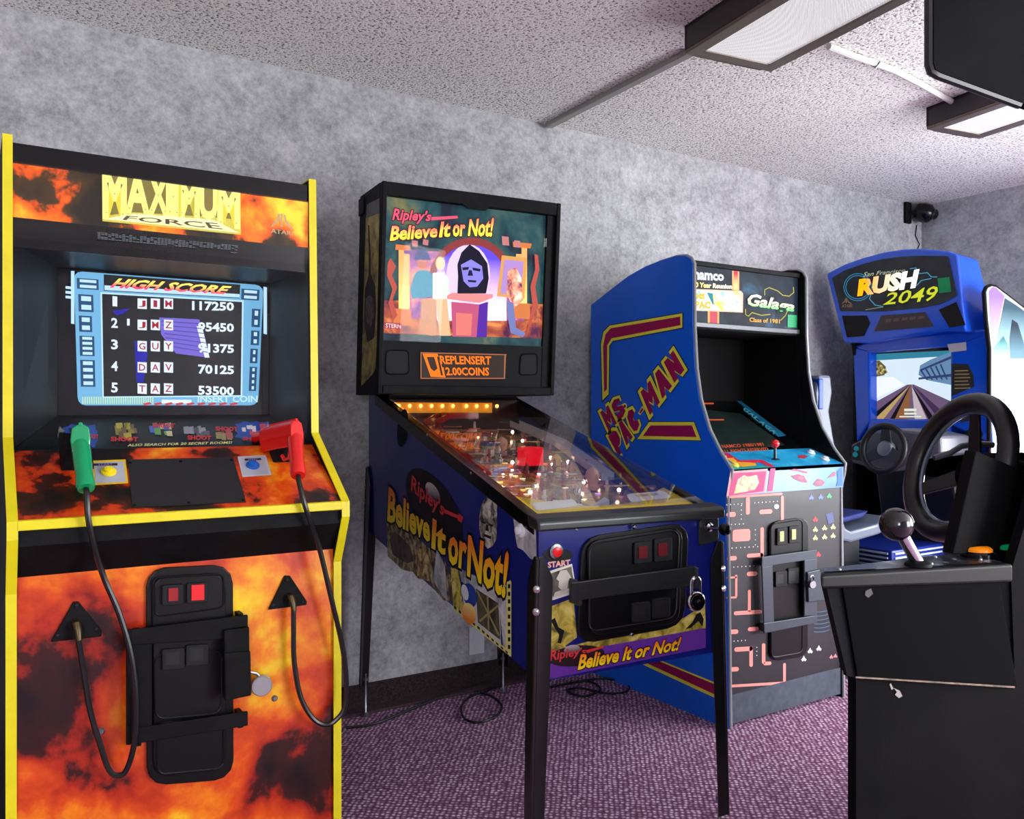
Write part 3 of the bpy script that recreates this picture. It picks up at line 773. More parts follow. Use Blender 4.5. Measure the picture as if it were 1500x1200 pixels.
# ---- the two light guns with their cables (lifted out of the holsters they sit in)
def light_gun(px_top, px_mid, px_bot, m, label, cable, entry, lean):
    """grip runs down the panel, muzzle points into the cabinet"""
    base = PC(*px_mid, .0); fr = Frame(G.M @ base)
    t = thing('light_gun', fr, label, 'light gun', 'light guns in the holsters')
    o_ = base
    top = PC(*px_top, .105)-o_; mid = PC(*px_mid, .075)-o_; bot = PC(*px_bot, .055)-o_
    # grip: tapered rounded tube
    ax = (bot-mid).normalized()
    gb = B(); pth = []; rr = []
    up_ = (top-mid)
    for k, (f_, r_) in enumerate(((0, .016), (.15, .0195), (.4, .0185), (.7, .0175), (.95, .019), (1.0, .0165))):
        pth.append(mid + up_*.35 + (bot-mid-up_*.35)*f_); rr.append(r_)
    gb.tube(pth, rr, 14)
    ob('grip', gb, m, t, smooth=True)
    # body: block whose rear end faces us, running away into the holster
    fwd = Vector((lean, .93, -.16)).normalized(); s_ = fwd.cross(Vector((0, 0, 1))).normalized(); u_ = s_.cross(fwd)
    c = mid + up_*.62
    sec = [(-.016, -.034), (.016, -.034), (.020, -.005), (.017, .022), (.006, .030), (-.006, .030), (-.017, .022), (-.020, -.005)]
    ob('body', B().prism([c + s_*a_ + u_*b_ - fwd*.012 for a_, b_ in sec], fwd*.13), m, t, bevel=.003)
    ob('barrel', B().tube([c+u_*.008+fwd*.118, c+u_*.008+fwd*.16], .012, 12), m, t, smooth=True)
    ob('rib', B().prism([c + s_*a_ + u_*b_ - fwd*.014 for a_, b_ in ((-.004, .026), (.004, .026), (.004, .034), (-.004, .034))], fwd*.11), m, t, bevel=.0015)
    ob('trigger_guard', B().tube([c-u_*.03+fwd*.02, c-u_*.06+fwd*.03, c-u_*.062+fwd*.05, c-u_*.032+fwd*.07], .005, 8), m, t, smooth=True)
    # cable from the butt of the grip down to its plate
    pts = [bot*1.0, bot+ax*.02]
    for (x_, y_, l_) in cable: pts.append(PL(x_, y_, l_)-o_)
    # smooth catmull-rom
    sm = []
    for i in range(len(pts)-1):
        p0, p1, p2, p3 = pts[max(i-1, 0)], pts[i], pts[i+1], pts[min(i+2, len(pts)-1)]
        for k in range(6):
            q = k/6
            sm.append(.5*((2*p1)+(p2-p0)*q+(2*p0-5*p1+4*p2-p3)*q*q+(3*p1-p0-3*p2+p3)*q**3))
    sm.append(pts[-1])
    ob('cable', B().tube(sm, .0062, 8), mat('cable_rubber', (20, 20, 22), rough=.3), t, smooth=True)
    e = PL(*entry, .008)-o_
    ob('strain_relief', B().tube([e, e+Vector((0, -.012, -.002)), e+Vector((.003, -.02, -.016)), e+Vector((.004, -.022, -.034))], [.008, .009, .0075, .0065], 10), mat('brass_gland', (84, 74, 52), rough=.35, metal=.8), t, smooth=True)
GREEN = mat('green_gun_plastic', (0, 150, 92), rough=.22, coat=.3); RED = mat('red_gun_plastic', (222, 26, 22), rough=.22, coat=.3)
light_gun((118, 632), (118, 660), (126, 716), GREEN, 'green plastic light gun in the left holster of the flame cabinet',
          [(131, 770, .085), (150, 840, .06), (175, 900, .06), (192, 960, .065), (199, 1020, .065), (198, 1080, .06), (188, 1122, .05), (176, 1136, .045), (160, 1128, .04), (145, 1085, .035), (132, 1040, .03), (122, 980, .028), (115, 938, .03)], (111, 912), .1)
light_gun((431, 625), (432, 648), (437, 697), RED, 'red plastic light gun in the right holster of the flame cabinet',
          [(448, 745, .085), (467, 800, .06), (486, 880, .055), (500, 940, .05), (507, 990, .05), (505, 1035, .05), (492, 1055, .045), (477, 1062, .04), (458, 1052, .035), (440, 1020, .032), (431, 970, .03), (430, 925, .03), (430, 893, .03)], (424, 873), -.35)

# ================================================================== pinball table
PN = Frame((1.415, 1.65, 0), radians(-5))
pin = thing('pinball_machine', PN, 'dark blue pinball machine on four black legs with a lit picture backbox', 'pinball machine')
PBLUE = mat('deep_blue_cabinet', (16, 26, 112), rough=.28, coat=.3, var=.12, vscale=4)
HW = .275
def ztop(y): return .852+.27*y
def zbot(y): return .486+.151*y
side = [(0, zbot(0)), (1.28, zbot(1.28)), (1.28, ztop(1.28)), (0, ztop(0))]
sides = []
for sx in (-1, 1):
    sides.append(ob('cabinet_side', B().prism([(sx*HW, y, z) for y, z in side], (-sx*.018, 0, 0)), PBLUE, pin))
ob('cabinet_bottom', B().prism([(-HW+.018, .018, zbot(0)+.02), (-HW+.018, 1.27, zbot(1.27)+.02), (-HW+.018, 1.27, zbot(1.27)+.035), (-HW+.018, .018, zbot(0)+.035)], (2*HW-.036, 0, 0)), BLK, pin)
ob('cabinet_back', B().box((-HW+.018, 1.262, zbot(1.28)), (HW-.018, 1.28, ztop(1.28))), PBLUE, pin)
fp = ob('cabinet_front', B().box((-HW+.0005, 0, zbot(0)), (HW-.0005, .018, ztop(0))), PBLUE, pin)
for sx in (-1, 1):
    ob('side_rail', B().prism([(sx*(HW+.004), y, z) for y, z in ((.02, ztop(0)-.022), (1.2, ztop(1.2)-.03), (1.2, ztop(1.2)+.012), (.02, ztop(0)+.016))], (-sx*.032, 0, 0)), BLKG, pin, bevel=.003)
LB = mat('lockdown_bar_black', (60, 62, 64), rough=.3, metal=.6)
ob('lockdown_bar', B().prism([(-HW-.010, y, z) for y, z in ((-.016, .842), (-.016, .864), (-.006, .873), (.040, .880), (.040, .862), (.03, .848))], (2*HW+.020, 0, 0)), LB, pin, bevel=.006, seg=3)
GP = lambda y: .874+.27*y
ob('playfield_glass', B().prism([(-HW+.02, .040, GP(.040)-.002), (HW-.02, .040, GP(.040)-.002), (HW-.02, 1.12, GP(1.12)-.002), (-HW+.02, 1.12, GP(1.12)-.002)], (0, 0, .003)), glass_mat('table_glass', refl=1.25), pin)
# ---- playfield
PFI = ramp_mat('playfield_print', [(.30, (60, 34, 60)), (.40, (170, 110, 90)), (.46, (226, 196, 110)), (.52, (120, 130, 90)), (.58, (214, 150, 120)), (.66, (120, 70, 110)), (.74, (230, 214, 170))], 9, 7, rough=.2, distort=.3, coat=.6)
pf = ob('playfield', B().prism([(-HW+.02, .02, .80), (HW-.02, .02, .80), (HW-.02, 1.10, .80+.225*1.08), (-HW+.02, 1.10, .80+.225*1.08)], (0, 0, -.012)), PFI, pin)
PP = PN.plane((0, .02, .80), (0, -.225, 1))
def zp(y): return .80+.225*(y-.02)
APY = mat('apron_yellow', (226, 196, 40), rough=.35); 
def za(y): return .872+.262*(y-.065)
ob('apron', B().prism([(-HW+.021, .042, za(.042)), (HW-.021, .042, za(.042)), (HW-.021, .205, za(.205)), (.09, .115, za(.115)), (.05, .10, za(.10)), (-.07, .10, za(.10)), (-.11, .115, za(.115)), (-HW+.021, .205, za(.205))], (0, 0, -.010)), APY, pf)
PA = PN.plane((0, .065, za(.065)), (0, -.262, 1))
decals('apron_word', [[(800, 728), (822, 724), (824, 727), (802, 731)], [(935, 713), (960, 710), (962, 713), (938, 716)]], PA, print_mat((120, 70, 20)), pf, .0012)
decal('rule_card', rquad([(779, 737), (840, 731), (848, 741), (786, 748)], .3), PA, print_mat((232, 234, 232)), pf, .002)
decal('rule_card', rquad([(917, 724), (972, 719), (985, 729), (924, 736)], .3), PA, print_mat((232, 234, 232)), pf, .002)
text('INSTRUCTIONS', [(930, 725), (962, 722), (966, 725), (934, 728)], PA, print_mat((80, 80, 84)), pf, lift=.003, bold=.0)
bk = ob('back_board', B().box((-HW+.02, 1.10, zp(1.10)-.02), (HW-.02, 1.112, 1.165)), mat('back_board_dark', (60, 24, 24), rough=.4), pin)
AMB = mat('amber_lit_strip', (240, 160, 40), rough=.4, emit=.55, ecol=(245, 160, 30))
ob('lit_strip', B().box((-HW+.03, 1.094, 1.118), (.14, 1.10, 1.155)), AMB, bk)
BULB = mat('warm_bulb', (255, 220, 140), rough=.3, emit=7.0, ecol=(255, 190, 90))
for k in range(10):
    bx_ = -HW+.045 + k*.0415 + (.012 if k > 5 else 0)
    ob('bulb', B().sphere((bx_, 1.084, 1.143), .0065, 10, 6), BULB, bk, smooth=True)
rnd = random.Random(12)
PAL = [(236, 150, 140), (240, 214, 120), (230, 230, 226), (150, 40, 60), (60, 60, 130), (214, 120, 70), (70, 110, 110), (240, 190, 170), (120, 70, 130)]
PLM = [mat('plastic_tone_%d' % i, c, rough=.2, coat=.4) for i, c in enumerate(PAL)]
POSTM = mat('clear_post', (226, 214, 200), rough=.15); RUB = mat('rubber_ring', (214, 206, 190), rough=.6)
# posts
for k in range(70):
    x_ = rnd.uniform(-.24, .23); y_ = rnd.uniform(.26, 1.07); h_ = rnd.uniform(.025, .05)
    ob('post', B().lathe([(.006, 0), (.006, h_*.3), (.009, h_*.35), (.009, h_*.55), (.005, h_*.6), (.005, h_), (.003, h_+.003)], (x_, y_, zp(y_)), (0, 0, 1), 8), rnd.choice([POSTM, CHROME, PLM[0], PLM[3], RUB]), pf, smooth=True)
# raised printed plastics
for k in range(58):
    x_ = rnd.uniform(-.24, .21); y_ = rnd.uniform(.30, 1.05); z_ = zp(y_)+rnd.uniform(.03, .055); n_ = rnd.choice((4, 5, 6)); a0 = rnd.uniform(0, 6)
    poly = [(max(-.25, min(.25, x_+rnd.uniform(.018, .045)*cos(a0+2*pi*i/n_))), min(1.09, y_+rnd.uniform(.018, .045)*sin(a0+2*pi*i/n_)), z_) for i in range(n_)]
    ob('printed_plastic', B().prism(poly, (0, 0, .003)), rnd.choice(PLM), pf)
# bumpers
for (x_, y_, c) in ((-.10, .86, 0), (.02, .92, 3), (-.02, .80, 4)):
    bp_ = ob('bumper', B().lathe([(.024, 0), (.022, .02), (.014, .022), (.014, .035)], (x_, y_, zp(y_)), (0, 0, 1), 16), WHITE, pf, smooth=True)
    ob('bumper_cap', B().lathe([(.034, .035), (.034, .042), (.02, .05), (.0, .052)], (x_, y_, zp(y_)), (0, 0, 1), 18), PLM[c], pf, smooth=True)
# playfield lamps under coloured inserts
for k in range(22):
    x_ = rnd.uniform(-.16, .16); y_ = .28+rnd.random()*.5
    c = rnd.choice([(255, 240, 200), (255, 120, 60), (255, 60, 50), (255, 220, 120), (200, 150, 255)])
    ob('insert_lamp', B().lathe([(.009, 0), (.009, .0015)], (x_, y_, zp(y_)), (0, 0, 1), 12), mat('insert_%02x%02x%02x' % c, c, rough=.3, emit=1.6), pf)
for k in range(24):
    x_ = rnd.uniform(-.24, .22); y_ = rnd.uniform(.30, 1.07)
    ob('lamp', B().sphere((x_, y_, zp(y_)+.02), .006, 8, 6), mat('pink_white_bulb', (255, 210, 190), emit=11.0, ecol=(255, 206, 180)), pf, smooth=True)
# ramps: two curved clear-red troughs
def ramp(pts, w_, m, nm):
    b_ = B(); pts = [Vector(p) for p in pts]
    for i in range(len(pts)-1):
        t_ = (pts[i+1]-pts[i]); s_ = Vector((-t_.y, t_.x, 0)).normalized()*w_
        b_.prism([pts[i]-s_, pts[i+1]-s_, pts[i+1]+s_, pts[i]+s_], (0, 0, .003))
        b_.prism([pts[i]-s_, pts[i+1]-s_, pts[i+1]-s_+Vector((0, 0, .022)), pts[i]-s_+Vector((0, 0, .022))], s_.normalized()*.002)
        b_.prism([pts[i]+s_, pts[i+1]+s_, pts[i+1]+s_+Vector((0, 0, .022)), pts[i]+s_+Vector((0, 0, .022))], -s_.normalized()*.002)
    return ob(nm, b_, m, pf)
REDR = mat('red_ramp_plastic', (190, 40, 44), rough=.12, coat=.5)
ramp([(-.20, .45, zp(.45)+.03), (-.21, .70, zp(.7)+.055), (-.18, .92, zp(.92)+.07), (-.08, 1.03, zp(1.03)+.07), (.05, 1.05, zp(1.05)+.065)], .022, REDR, 'ramp')
ramp([(.19, .40, zp(.40)+.03), (.20, .70, zp(.7)+.055), (.16, .95, zp(.95)+.06)], .022, mat('clear_ramp_plastic', (200, 200, 205), rough=.1, coat=.5), 'ramp')
for sx in (-1, 1):
    ob('flipper', B().prism([(sx*.085, .235, zp(.235)+.012), (sx*.02, .205, zp(.205)+.012), (sx*.02, .213, zp(.213)+.012), (sx*.085, .262, zp(.262)+.012)], (0, 0, .018)), WHITE, pf, bevel=.003)
# lit red toy box and the tan idol head
rb_ = PP(778, 692); 
bx = ob('toy_cabinet', B().box((rb_.x-.035, rb_.y-.02, rb_.z), (rb_.x+.035, rb_.y+.03, rb_.z+.08)), mat('toy_red_lit', (220, 20, 40), rough=.2, emit=.8, ecol=(255, 16, 40)), pf, bevel=.004)
ob('toy_base', B().box((rb_.x-.038, rb_.y-.024, rb_.z), (rb_.x+.038, rb_.y+.034, rb_.z+.022)), BLKG, pf)
def idol(px, py, s_, m):
    c = PP(px, py)
    b_ = B().lathe([(.022*s_, 0), (.030*s_, .012*s_), (.020*s_, .026*s_), (.026*s_, .04*s_), (.030*s_, .058*s_), (.026*s_, .075*s_), (.012*s_, .088*s_), (.002, .092*s_)], c, (0, 0, 1), 12)
    o_ = ob('idol_head', b_, m, pf, smooth=True)
    n_ = B().prism([c+Vector((-.004, -.028*s_, .048*s_)), c+Vector((.004, -.028*s_, .048*s_)), c+Vector((0, -.026*s_, .066*s_))], (0, -.008*s_, -.002))
    ob('nose', n_, m, pf)
TAN = mat('tan_toy', (226, 176, 140), rough=.35, coat=.2)
idol(868, 718, .75, TAN); idol(915, 712, .6, PLM[7]); idol(815, 690, .6, PLM[1])
idol(690, 655, .7, PLM[0]); idol(735, 668, .7, TAN)

# ---- legs
LEG = mat('leg_black', (16, 16, 18), rough=.3, coat=.3)
def leg(x, y, zt, zb_, sx, sy):
    """angle-iron leg, tapering, with two bolts and a levelling foot"""
    b_ = B(); a0, a1 = .040, .030
    top = Vector((x, y, zt)); bot = Vector((x+sx*.020, y+(.0 if sy < 0 else .02), zb_))
    for (ux, uy) in ((-sx, 0), (0, -sy)):
        u_ = Vector((ux, uy, 0)); m1 = top+(bot-top)*.07; m2 = top+(bot-top)*.3
        b_.prism([top, top+u_*a0*.35, m1+u_*a0, m2+u_*a0, bot+u_*a1, bot], Vector((sx if ux == 0 else 0, sy if uy == 0 else 0, 0))*.004)
    # rounded spine over the corner
    b_.tube([top+Vector((sx*.001, sy*.001, -.004)), bot+Vector((sx*.001, sy*.001, 0))], .0055, 8)
    o_ = ob('leg', b_, LEG, pin, bevel=.0012)
    c = bot+Vector((-sx*.014, -sy*.014, 0))
    ob('leveler', B().lathe([(.019, .0-c.z), (.019, .004-c.z), (.008, .010-c.z), (.005, .014-c.z), (.005, .03), (.011, .03), (.011, .04), (.005, .041), (.005, .055)], c, (0, 0, 1), 12), STEEL, o_, smooth=True)
    for zz in (zt-.075, zt-.128):
        f_ = (zt-zz)/(zt-zb_); p_ = top+(bot-top)*f_
        ob('leg_bolt', B().lathe([(.010, 0), (.009, .006), (.005, .009)], p_, (sx, sy, 0), 12), CHROME, o_, smooth=True)
    return o_
leg(-HW-.004, -.004, .782, .05, -1, -1)
leg(HW+.004, -.004, .782, .05, 1, -1)
leg(-HW-.004, 1.284, .92, .10, -1, 1)
leg(HW+.004, 1.284, .92, .10, 1, 1)

# ---- left side print
PS_ = PN.X(-HW)
cs = sides[0]
LGRAD = grad_mat('logo_ink', (250, 214, 20), (240, 120, 26))
INK = print_mat((16, 12, 14)); LRED = print_mat((206, 52, 58)); SEPIA = ramp_mat('sepia_print', [(.35, (24, 20, 16)), (.45, (90, 74, 46)), (.55, (150, 132, 90)), (.68, (206, 194, 160))], 34, 6, rough=.4)
GREYP = ramp_mat('engraving_print', [(.36, (20, 20, 20)), (.46, (110, 106, 96)), (.6, (206, 202, 186))], 28, 5, rough=.4)
WHP = ramp_mat('worn_white_print', [(.3, (110, 112, 120)), (.5, (190, 192, 196)), (.7, (226, 226, 224))], 14, 5, rough=.4)
decal('collage_print', [(566, 760), (585, 768), (612, 788), (632, 806), (652, 822), (662, 850), (662, 880), (650, 880), (640, 868), (626, 850), (610, 845), (605, 838), (590, 835), (568, 815)], PS_, SEPIA, cs, .001)
decal('collage_dark', [(570, 790), (583, 782), (600, 800), (606, 822), (596, 826), (575, 812)], PS_, ramp_mat('dark_sepia_print', [(.4, (22, 16, 14)), (.6, (84, 52, 40))], 25, 4), cs, .0014)
decal('poster_print', [(610, 800), (628, 812), (630, 852), (611, 847)], PS_, ramp_mat('gold_sepia_print', [(.35, (50, 34, 14)), (.5, (170, 130, 60)), (.65, (226, 200, 140))], 30, 5), cs, .0016)
decal('collage_white', [(640, 805), (652, 830), (655, 880), (648, 872), (634, 850)], PS_, WHP, cs, .0016)
decal('parchment_print', [(660, 830), (672, 836), (680, 900), (664, 888)], PS_, ramp_mat('parchment_print', [(.35, (120, 104, 30)), (.5, (196, 176, 60)), (.65, (228, 212, 110))], 40, 5), cs, .0016)
decal('white_smear', [(672, 832), (700, 846), (736, 858), (748, 850), (747, 955), (737, 948), (732, 890), (705, 868), (690, 862), (676, 852)], PS_, WHP, cs, .0014)
decal('picture_frame', [(677, 858), (696, 864), (732, 885), (734, 945), (698, 918), (680, 905)], PS_, print_mat((196, 198, 196)), cs, .0012)
decal('crate_print', [(697, 862), (730, 884), (733, 938), (700, 912)], PS_, ramp_mat('crate_brown', [(.4, (40, 36, 24)), (.6, (96, 88, 60))], 18, 3), cs, .0018)
decals('crate_lines', [[(698, 866), (700, 866), (732, 930), (730, 932)], [(729, 886), (731, 888), (703, 912), (701, 909)], [(713, 872), (715.5, 874), (717, 924), (714.5, 922)]], PS_, print_mat((150, 140, 96)), cs, .0022)
dash = []
for k in range(12):
    t0 = k/12; t1 = t0+.045
    dash.append([(665+(747-665)*t0, 887+(958-887)*t0), (665+(747-665)*t1, 887+(958-887)*t1), (665+(747-665)*t1, 891+(961-891)*t1), (665+(747-665)*t0, 891+(961-891)*t0)])
for k in range(9):
    t0 = k/9; t1 = t0+.06
    dash.append([(744, 856+100*t0), (747.5, 856+100*t0), (747.5, 856+100*t1), (744, 856+100*t1)])
decal('dash_border', [(664, 886), (700, 917), (741, 950), (742, 852), (749, 852), (749, 963), (700, 924), (664, 893)], PS_, print_mat((216, 210, 130)), cs, .002)
decals('dash_print', dash, PS_, INK, cs, .0024)
eb = B(); eb.disc_px(PS_, 688, 872, 10, 18, 20, .0026, -.25); ob('egg_print', eb, print_mat((34, 60, 150)), cs)
eb = B(); eb.disc_px(PS_, 687, 899, 10, 16, 20, .0030, -.25); ob('egg_print', eb, grad_mat('egg_ink', (230, 130, 30), (244, 214, 130)), cs)
eb = B(); eb.disc_px(PS_, 681, 868, 5, 12, 16, .0032, -.2); ob('egg_print', eb, print_mat((214, 214, 220)), cs)
# bearded head engraving
decal('head_print', [(704, 742), (709, 732), (717, 728), (724, 731), (728, 742), (728, 770), (727, 790), (722, 800), (714, 804), (706, 792), (702, 775), (702, 758)], PS_, GREYP, cs, .0014)
decals('head_shade', [[(704, 762), (711, 765), (711, 768), (705, 766)], [(716, 767), (723, 769), (722, 772), (716, 770)], [(709, 782), (720, 786), (719, 790), (709, 786)], [(712, 768), (715, 769), (716, 779), (711, 777)]], PS_, print_mat((30, 28, 26)), cs, .0018)
# dark oval and name
ov = B(); ov.disc_px(PS_, 636, 745, 30, 66, 28, .0018, -.52); ob('oval_print', ov, print_mat((24, 18, 24)), cs)
ov = B(); ov.disc_px(PS_, 634, 722, 8, 17, 20, .0021, -.5); ob('oval_shine', ov, grad_mat('oval_shine_ink', (40, 34, 40), (190, 184, 186)), cs)
text("Ripley's", [(602, 694), (650, 736), (650, 762), (602, 726)], PS_, LRED, cs, bold=.02, shear=.15, lift=.0028)
decals('name_flourish', [[(650, 745), (664, 752), (676, 757), (676, 761), (663, 757), (650, 751)], [(672, 752), (679, 758), (676, 766), (670, 762)]], PS_, LRED, cs, .0028)
for wd, q in (('Believe', [(570, 716), (629, 758), (629, 793), (568, 762)]), ('It', [(635, 762), (653, 773), (651, 812), (633, 802)]), ('or', [(658, 786), (683, 799), (681, 834), (657, 823)]), ('Not!', [(687, 786), (745, 812), (739, 874), (685, 842)])):
    otext(wd, q, PS_, LGRAD, INK, cs, bold=.035, ob_=.05, lift=.0034)
# flipper button and worn corner
decal('worn_patch', [(752, 760), (785, 774), (786, 822), (776, 818), (766, 806), (758, 802), (755, 786)], PS_, WHP, cs, .0008)
fbp = PS_(765, 777, 0)
fb = ob('flipper_button', B().lathe([(.017, 0), (.017, .006), (.012, .008)], fbp, (-1, 0, 0), 18), WHITE, pin, smooth=True)
ob('button_cap', B().lathe([(.010, .006), (.010, .016), (.007, .018)], fbp, (-1, 0, 0), 16), WHITE, fb, smooth=True)
for (x_, y_) in ((690, 693), (626, 637)):
    ob('rail_screw', B().lathe([(.004, 0), (.003, .002)], PS_(x_, y_, .005), (-1, 0, 0), 8), STEEL, pin, smooth=True)
# side vent at the backbox pivot
vb = B(); vb.disc_px(PS_, 590, 627, 8, 28, 20, .0015, .1)
ob('pivot_plate', vb, BLK, pin)

# ---- front print
PFr = PN.Y(0)
PARCH = ramp_mat('yellow_parchment', [(.35, (104, 92, 30)), (.5, (190, 170, 66)), (.66, (226, 208, 120))], 30, 6, rough=.4)
PURP = print_mat((98, 44, 150))
decal('front_parchment', [(803, 890), (840, 876), (845, 934), (803, 965)], PFr, PARCH, fp, .001)
decal('front_parchment', [(838, 946), (1002, 905), (1033, 885), (1034, 922), (920, 945), (805, 966), (804, 950)], PFr, PARCH, fp, .0012)
decal('front_band', [(801, 962), (1034, 920), (1034, 949), (799, 996)], PFr, PURP, fp, .0014)
decal('front_photo', [(801, 838), (838, 826), (845, 868), (808, 880)], PFr, print_mat((226, 222, 208)), fp, .0014)
decal('front_photo_image', [(804, 841), (837, 830), (842, 866), (810, 876)], PFr, ramp_mat('photo_dark', [(.35, (40, 38, 34)), (.6, (120, 116, 104))], 14, 3), fp, .0018)
decals('photo_figure', [[(815, 848), (821, 836), (830, 835), (837, 846), (835, 850), (818, 851)], [(819, 851), (833, 850), (831, 862), (824, 866), (818, 860)], [(810, 876), (813, 868), (824, 864), (834, 862), (842, 866)]], PFr, print_mat((206, 202, 190)), fp, .0022)
decals('limb_silhouette', [[(807, 909), (813, 905), (818, 919), (827, 924), (824, 934), (822, 943), (817, 942), (819, 930), (812, 919)], [(1020, 900), (1026, 897), (1031, 907), (1029, 918), (1023, 910), (1012, 920), (1004, 922), (1014, 912)]], PFr, INK, fp, .0022)
ov = B(); ov.disc_px(PFr, 844, 961, 42, 15, 28, .002, -.12); ob('oval_print', ov, print_mat((40, 18, 26)), fp)
ov = B(); ov.disc_px(PFr, 838, 952, 12, 7, 20, .0023, -.2); ob('oval_shine', ov, grad_mat('oval_shine_ink2', (60, 44, 50), (170, 160, 164)), fp)
text("Ripley's", [(806, 952), (858, 949), (858, 961), (806, 973)], PFr, LRED, fp, bold=.02, shear=.15, lift=.0028)
decals('name_flourish', [[(858, 953), (884, 946), (884, 949), (860, 957)]], PFr, LRED, fp, .0026)
otext('Believe It or Not!', [(849, 960), (998, 934), (994, 952), (847, 981)], PFr, LGRAD, INK, fp, bold=.03, ob_=.05, shear=.15, lift=.0032)
sbP = PFr(814, 808, 0)
decal('start_oval', [(794, 812), (805, 803), (820, 802), (838, 809), (840, 815), (826, 823), (806, 825)], PFr, print_mat((18, 18, 22)), fp, .001)
sb = ob('start_button', B().lathe([(.0185, 0), (.0185, .005), (.013, .007)], sbP, (0, -1, 0), 20), STEEL, pin, smooth=True)
ob('start_lamp', B().lathe([(.0125, .004), (.0125, .009), (.010, .010)], sbP, (0, -1, 0), 18), mat('start_red', (205, 20, 26), rough=.25, emit=.2), sb, smooth=True)
text('START', [(802, 824), (835, 820), (836, 828), (803, 832)], PFr, print_mat((236, 176, 150)), fp, bold=.04, shear=.1, lift=.002)
# coin door
cdp = raised('coin_door', [(850, 787), (1006, 764), (1000, 916), (842, 944)], PFr, COIN, pin, .010, .16)
raised('coin_door_leaf', [(858, 793), (998, 771), (993, 912), (862, 932)], PFr, COIN, cdp, .008, .12, .010)
bead([(864, 797), (995, 776), (990, 905), (862, 926)], PFr, cdp, .0022, .019, rr=.1)
coin_slot(940, 809, 26, 32, 1.4, PFr, cdp, .018, mat('dark_red_button', (96, 22, 28), rough=.25, emit=.05), .5, .55)
coin_slot(969, 805, 26, 34, 1.4, PFr, cdp, .018, mat('dark_red_button', (96, 22, 28)), .5, .55)
coin_slot(937, 896, 27, 29, 1.2, PFr, cdp, .018); coin_slot(966, 890, 26, 29, 1.2, PFr, cdp, .018)
for (x_, y_) in ((929, 772), (925, 929), (844, 775), (1010, 758), (1010, 759)):
    ob('door_bolt', B().lathe([(.006, 0), (.005, .004), (.003, .006)], PFr(x_, y_, .010 if y_ in (772, 929) else 0), (0, -1, 0), 10), CHROME, pin, smooth=True)
BAR = mat('security_bar_steel', (46, 47, 49), rough=.32, metal=.5)
ob('security_bar', B().prism([PFr(*p, .040) for p in ((835, 853), (1017, 829), (1018, 857), (836, 880))], (0, -.008, 0)), BAR, pin, bevel=.002)
ob('bar_hinge', B().box(PFr(838, 882, .0), PFr(848, 852, .046)), BAR, pin, bevel=.002)
ob('bar_hasp', B().box(PFr(1008, 858, .0), PFr(1017, 832, .040)), BAR, pin, bevel=.002)
# plunger housing
pl_ = raised('plunger_plate', [(1022, 762), (1051, 757), (1051, 792), (1022, 800)], PFr, LB, pin, .006, .15)
pc_ = PFr(1037, 772, .006)
ob('plunger_rod', B().lathe([(.014, 0), (.012, .008), (.006, .012), (.005, .045)], pc_, (.1, -1, 0), 14), CHROME, pl_, smooth=True)
ob('plunger_knob', B().lathe([(.006, .042), (.014, .050), (.016, .060), (.012, .070), (.0, .074)], pc_, (.1, -1, 0), 16), BLKG, pl_, smooth=True)
# combination padlock on the security bar
kp = PFr(1019, 881, .052); kf = Frame(PN.M @ kp)
t = thing('combination_padlock', kf, 'chrome combination padlock with black dial hanging on the pinball coin door bar', 'padlock')
pd = ob('body', B().lathe([(.021, -.009), (.025, -.006), (.025, .006), (.022, .009)], (0, 0, 0), (-.25, -1, .1), 24), CHROME, t, smooth=True)
ob('dial', B().lathe([(.018, .009), (.017, .013), (.006, .014), (.006, .02), (.004, .021)], (0, 0, 0), (-.25, -1, .1), 20), BLKG, t, smooth=True)
ob('shackle', B().tube([(-.015, 0, .018)] + [(-.015*cos(a_*pi/8), .0, .046+.016*sin(a_*pi/8)) for a_ in range(9)] + [(.015, 0, .018)], .0042, 8), CHROME, t, smooth=True)

# ---- backbox
LEAN = .075
def yb(z): return .955-(z-1.53)*LEAN
BW = .341; Z0, Z1 = 1.182, 1.884
bbx = ob('backbox', B().prism([(-BW, yb(Z0)+.03, Z0), (-BW, yb(Z1)+.03, Z1), (-BW, yb(Z1)+.245, Z1), (-BW, yb(Z0)+.245, Z0)], (2*BW, 0, 0)), BLK, pin)
PB = PN.plane((0, .955, 1.53), (0, -1, -LEAN))
def bb_box(name, x0, x1, z0, z1, d0, d1, m, parent, bevel=0.0):
    """block on the backbox front, d = depth behind the front plane"""
    return ob(name, B().prism([(x0, yb(z0)+d0, z0), (x0, yb(z1)+d0, z1), (x0, yb(z1)+d1, z1), (x0, yb(z0)+d1, z0)], (x1-x0, 0, 0)), m, parent, bevel=bevel)
bb_box('frame_side', -BW, -BW+.016, Z0, Z1, 0, .03, BLK, bbx, .003); bb_box('frame_side', BW-.016, BW, Z0, Z1, 0, .03, BLK, bbx, .003)
bb_box('frame_top', -BW+.016, BW-.016, Z1-.045, Z1, .002, .03, BLK, bbx, .003); bb_box('frame_bottom', -BW+.016, BW-.016, Z0, Z0+.03, -.002, .03, BLK, bbx, .003)
bb_box('frame_strip', BW-.05, BW-.016, Z0+.03, Z1-.045, .012, .03, BLK, bbx, .002)
PBT = PN.plane((0, .955+.022, 1.53), (0, -1, -LEAN))
spz = PBT(560, 500).z
ob('speaker_panel', B().prism([(-BW+.016, yb(Z0+.03)+.014, Z0+.03), (-BW+.016, yb(1.36)+.014, 1.362), (-BW+.016, yb(1.36)+.03, 1.362), (-BW+.016, yb(Z0+.03)+.03, Z0+.03)], (2*BW-.066, 0, 0)), mat('speaker_panel_black', (18, 19, 22), rough=.6, spec=.15), bbx)
PSP = PN.plane((0, .955+.014, 1.53), (0, -1, -LEAN))
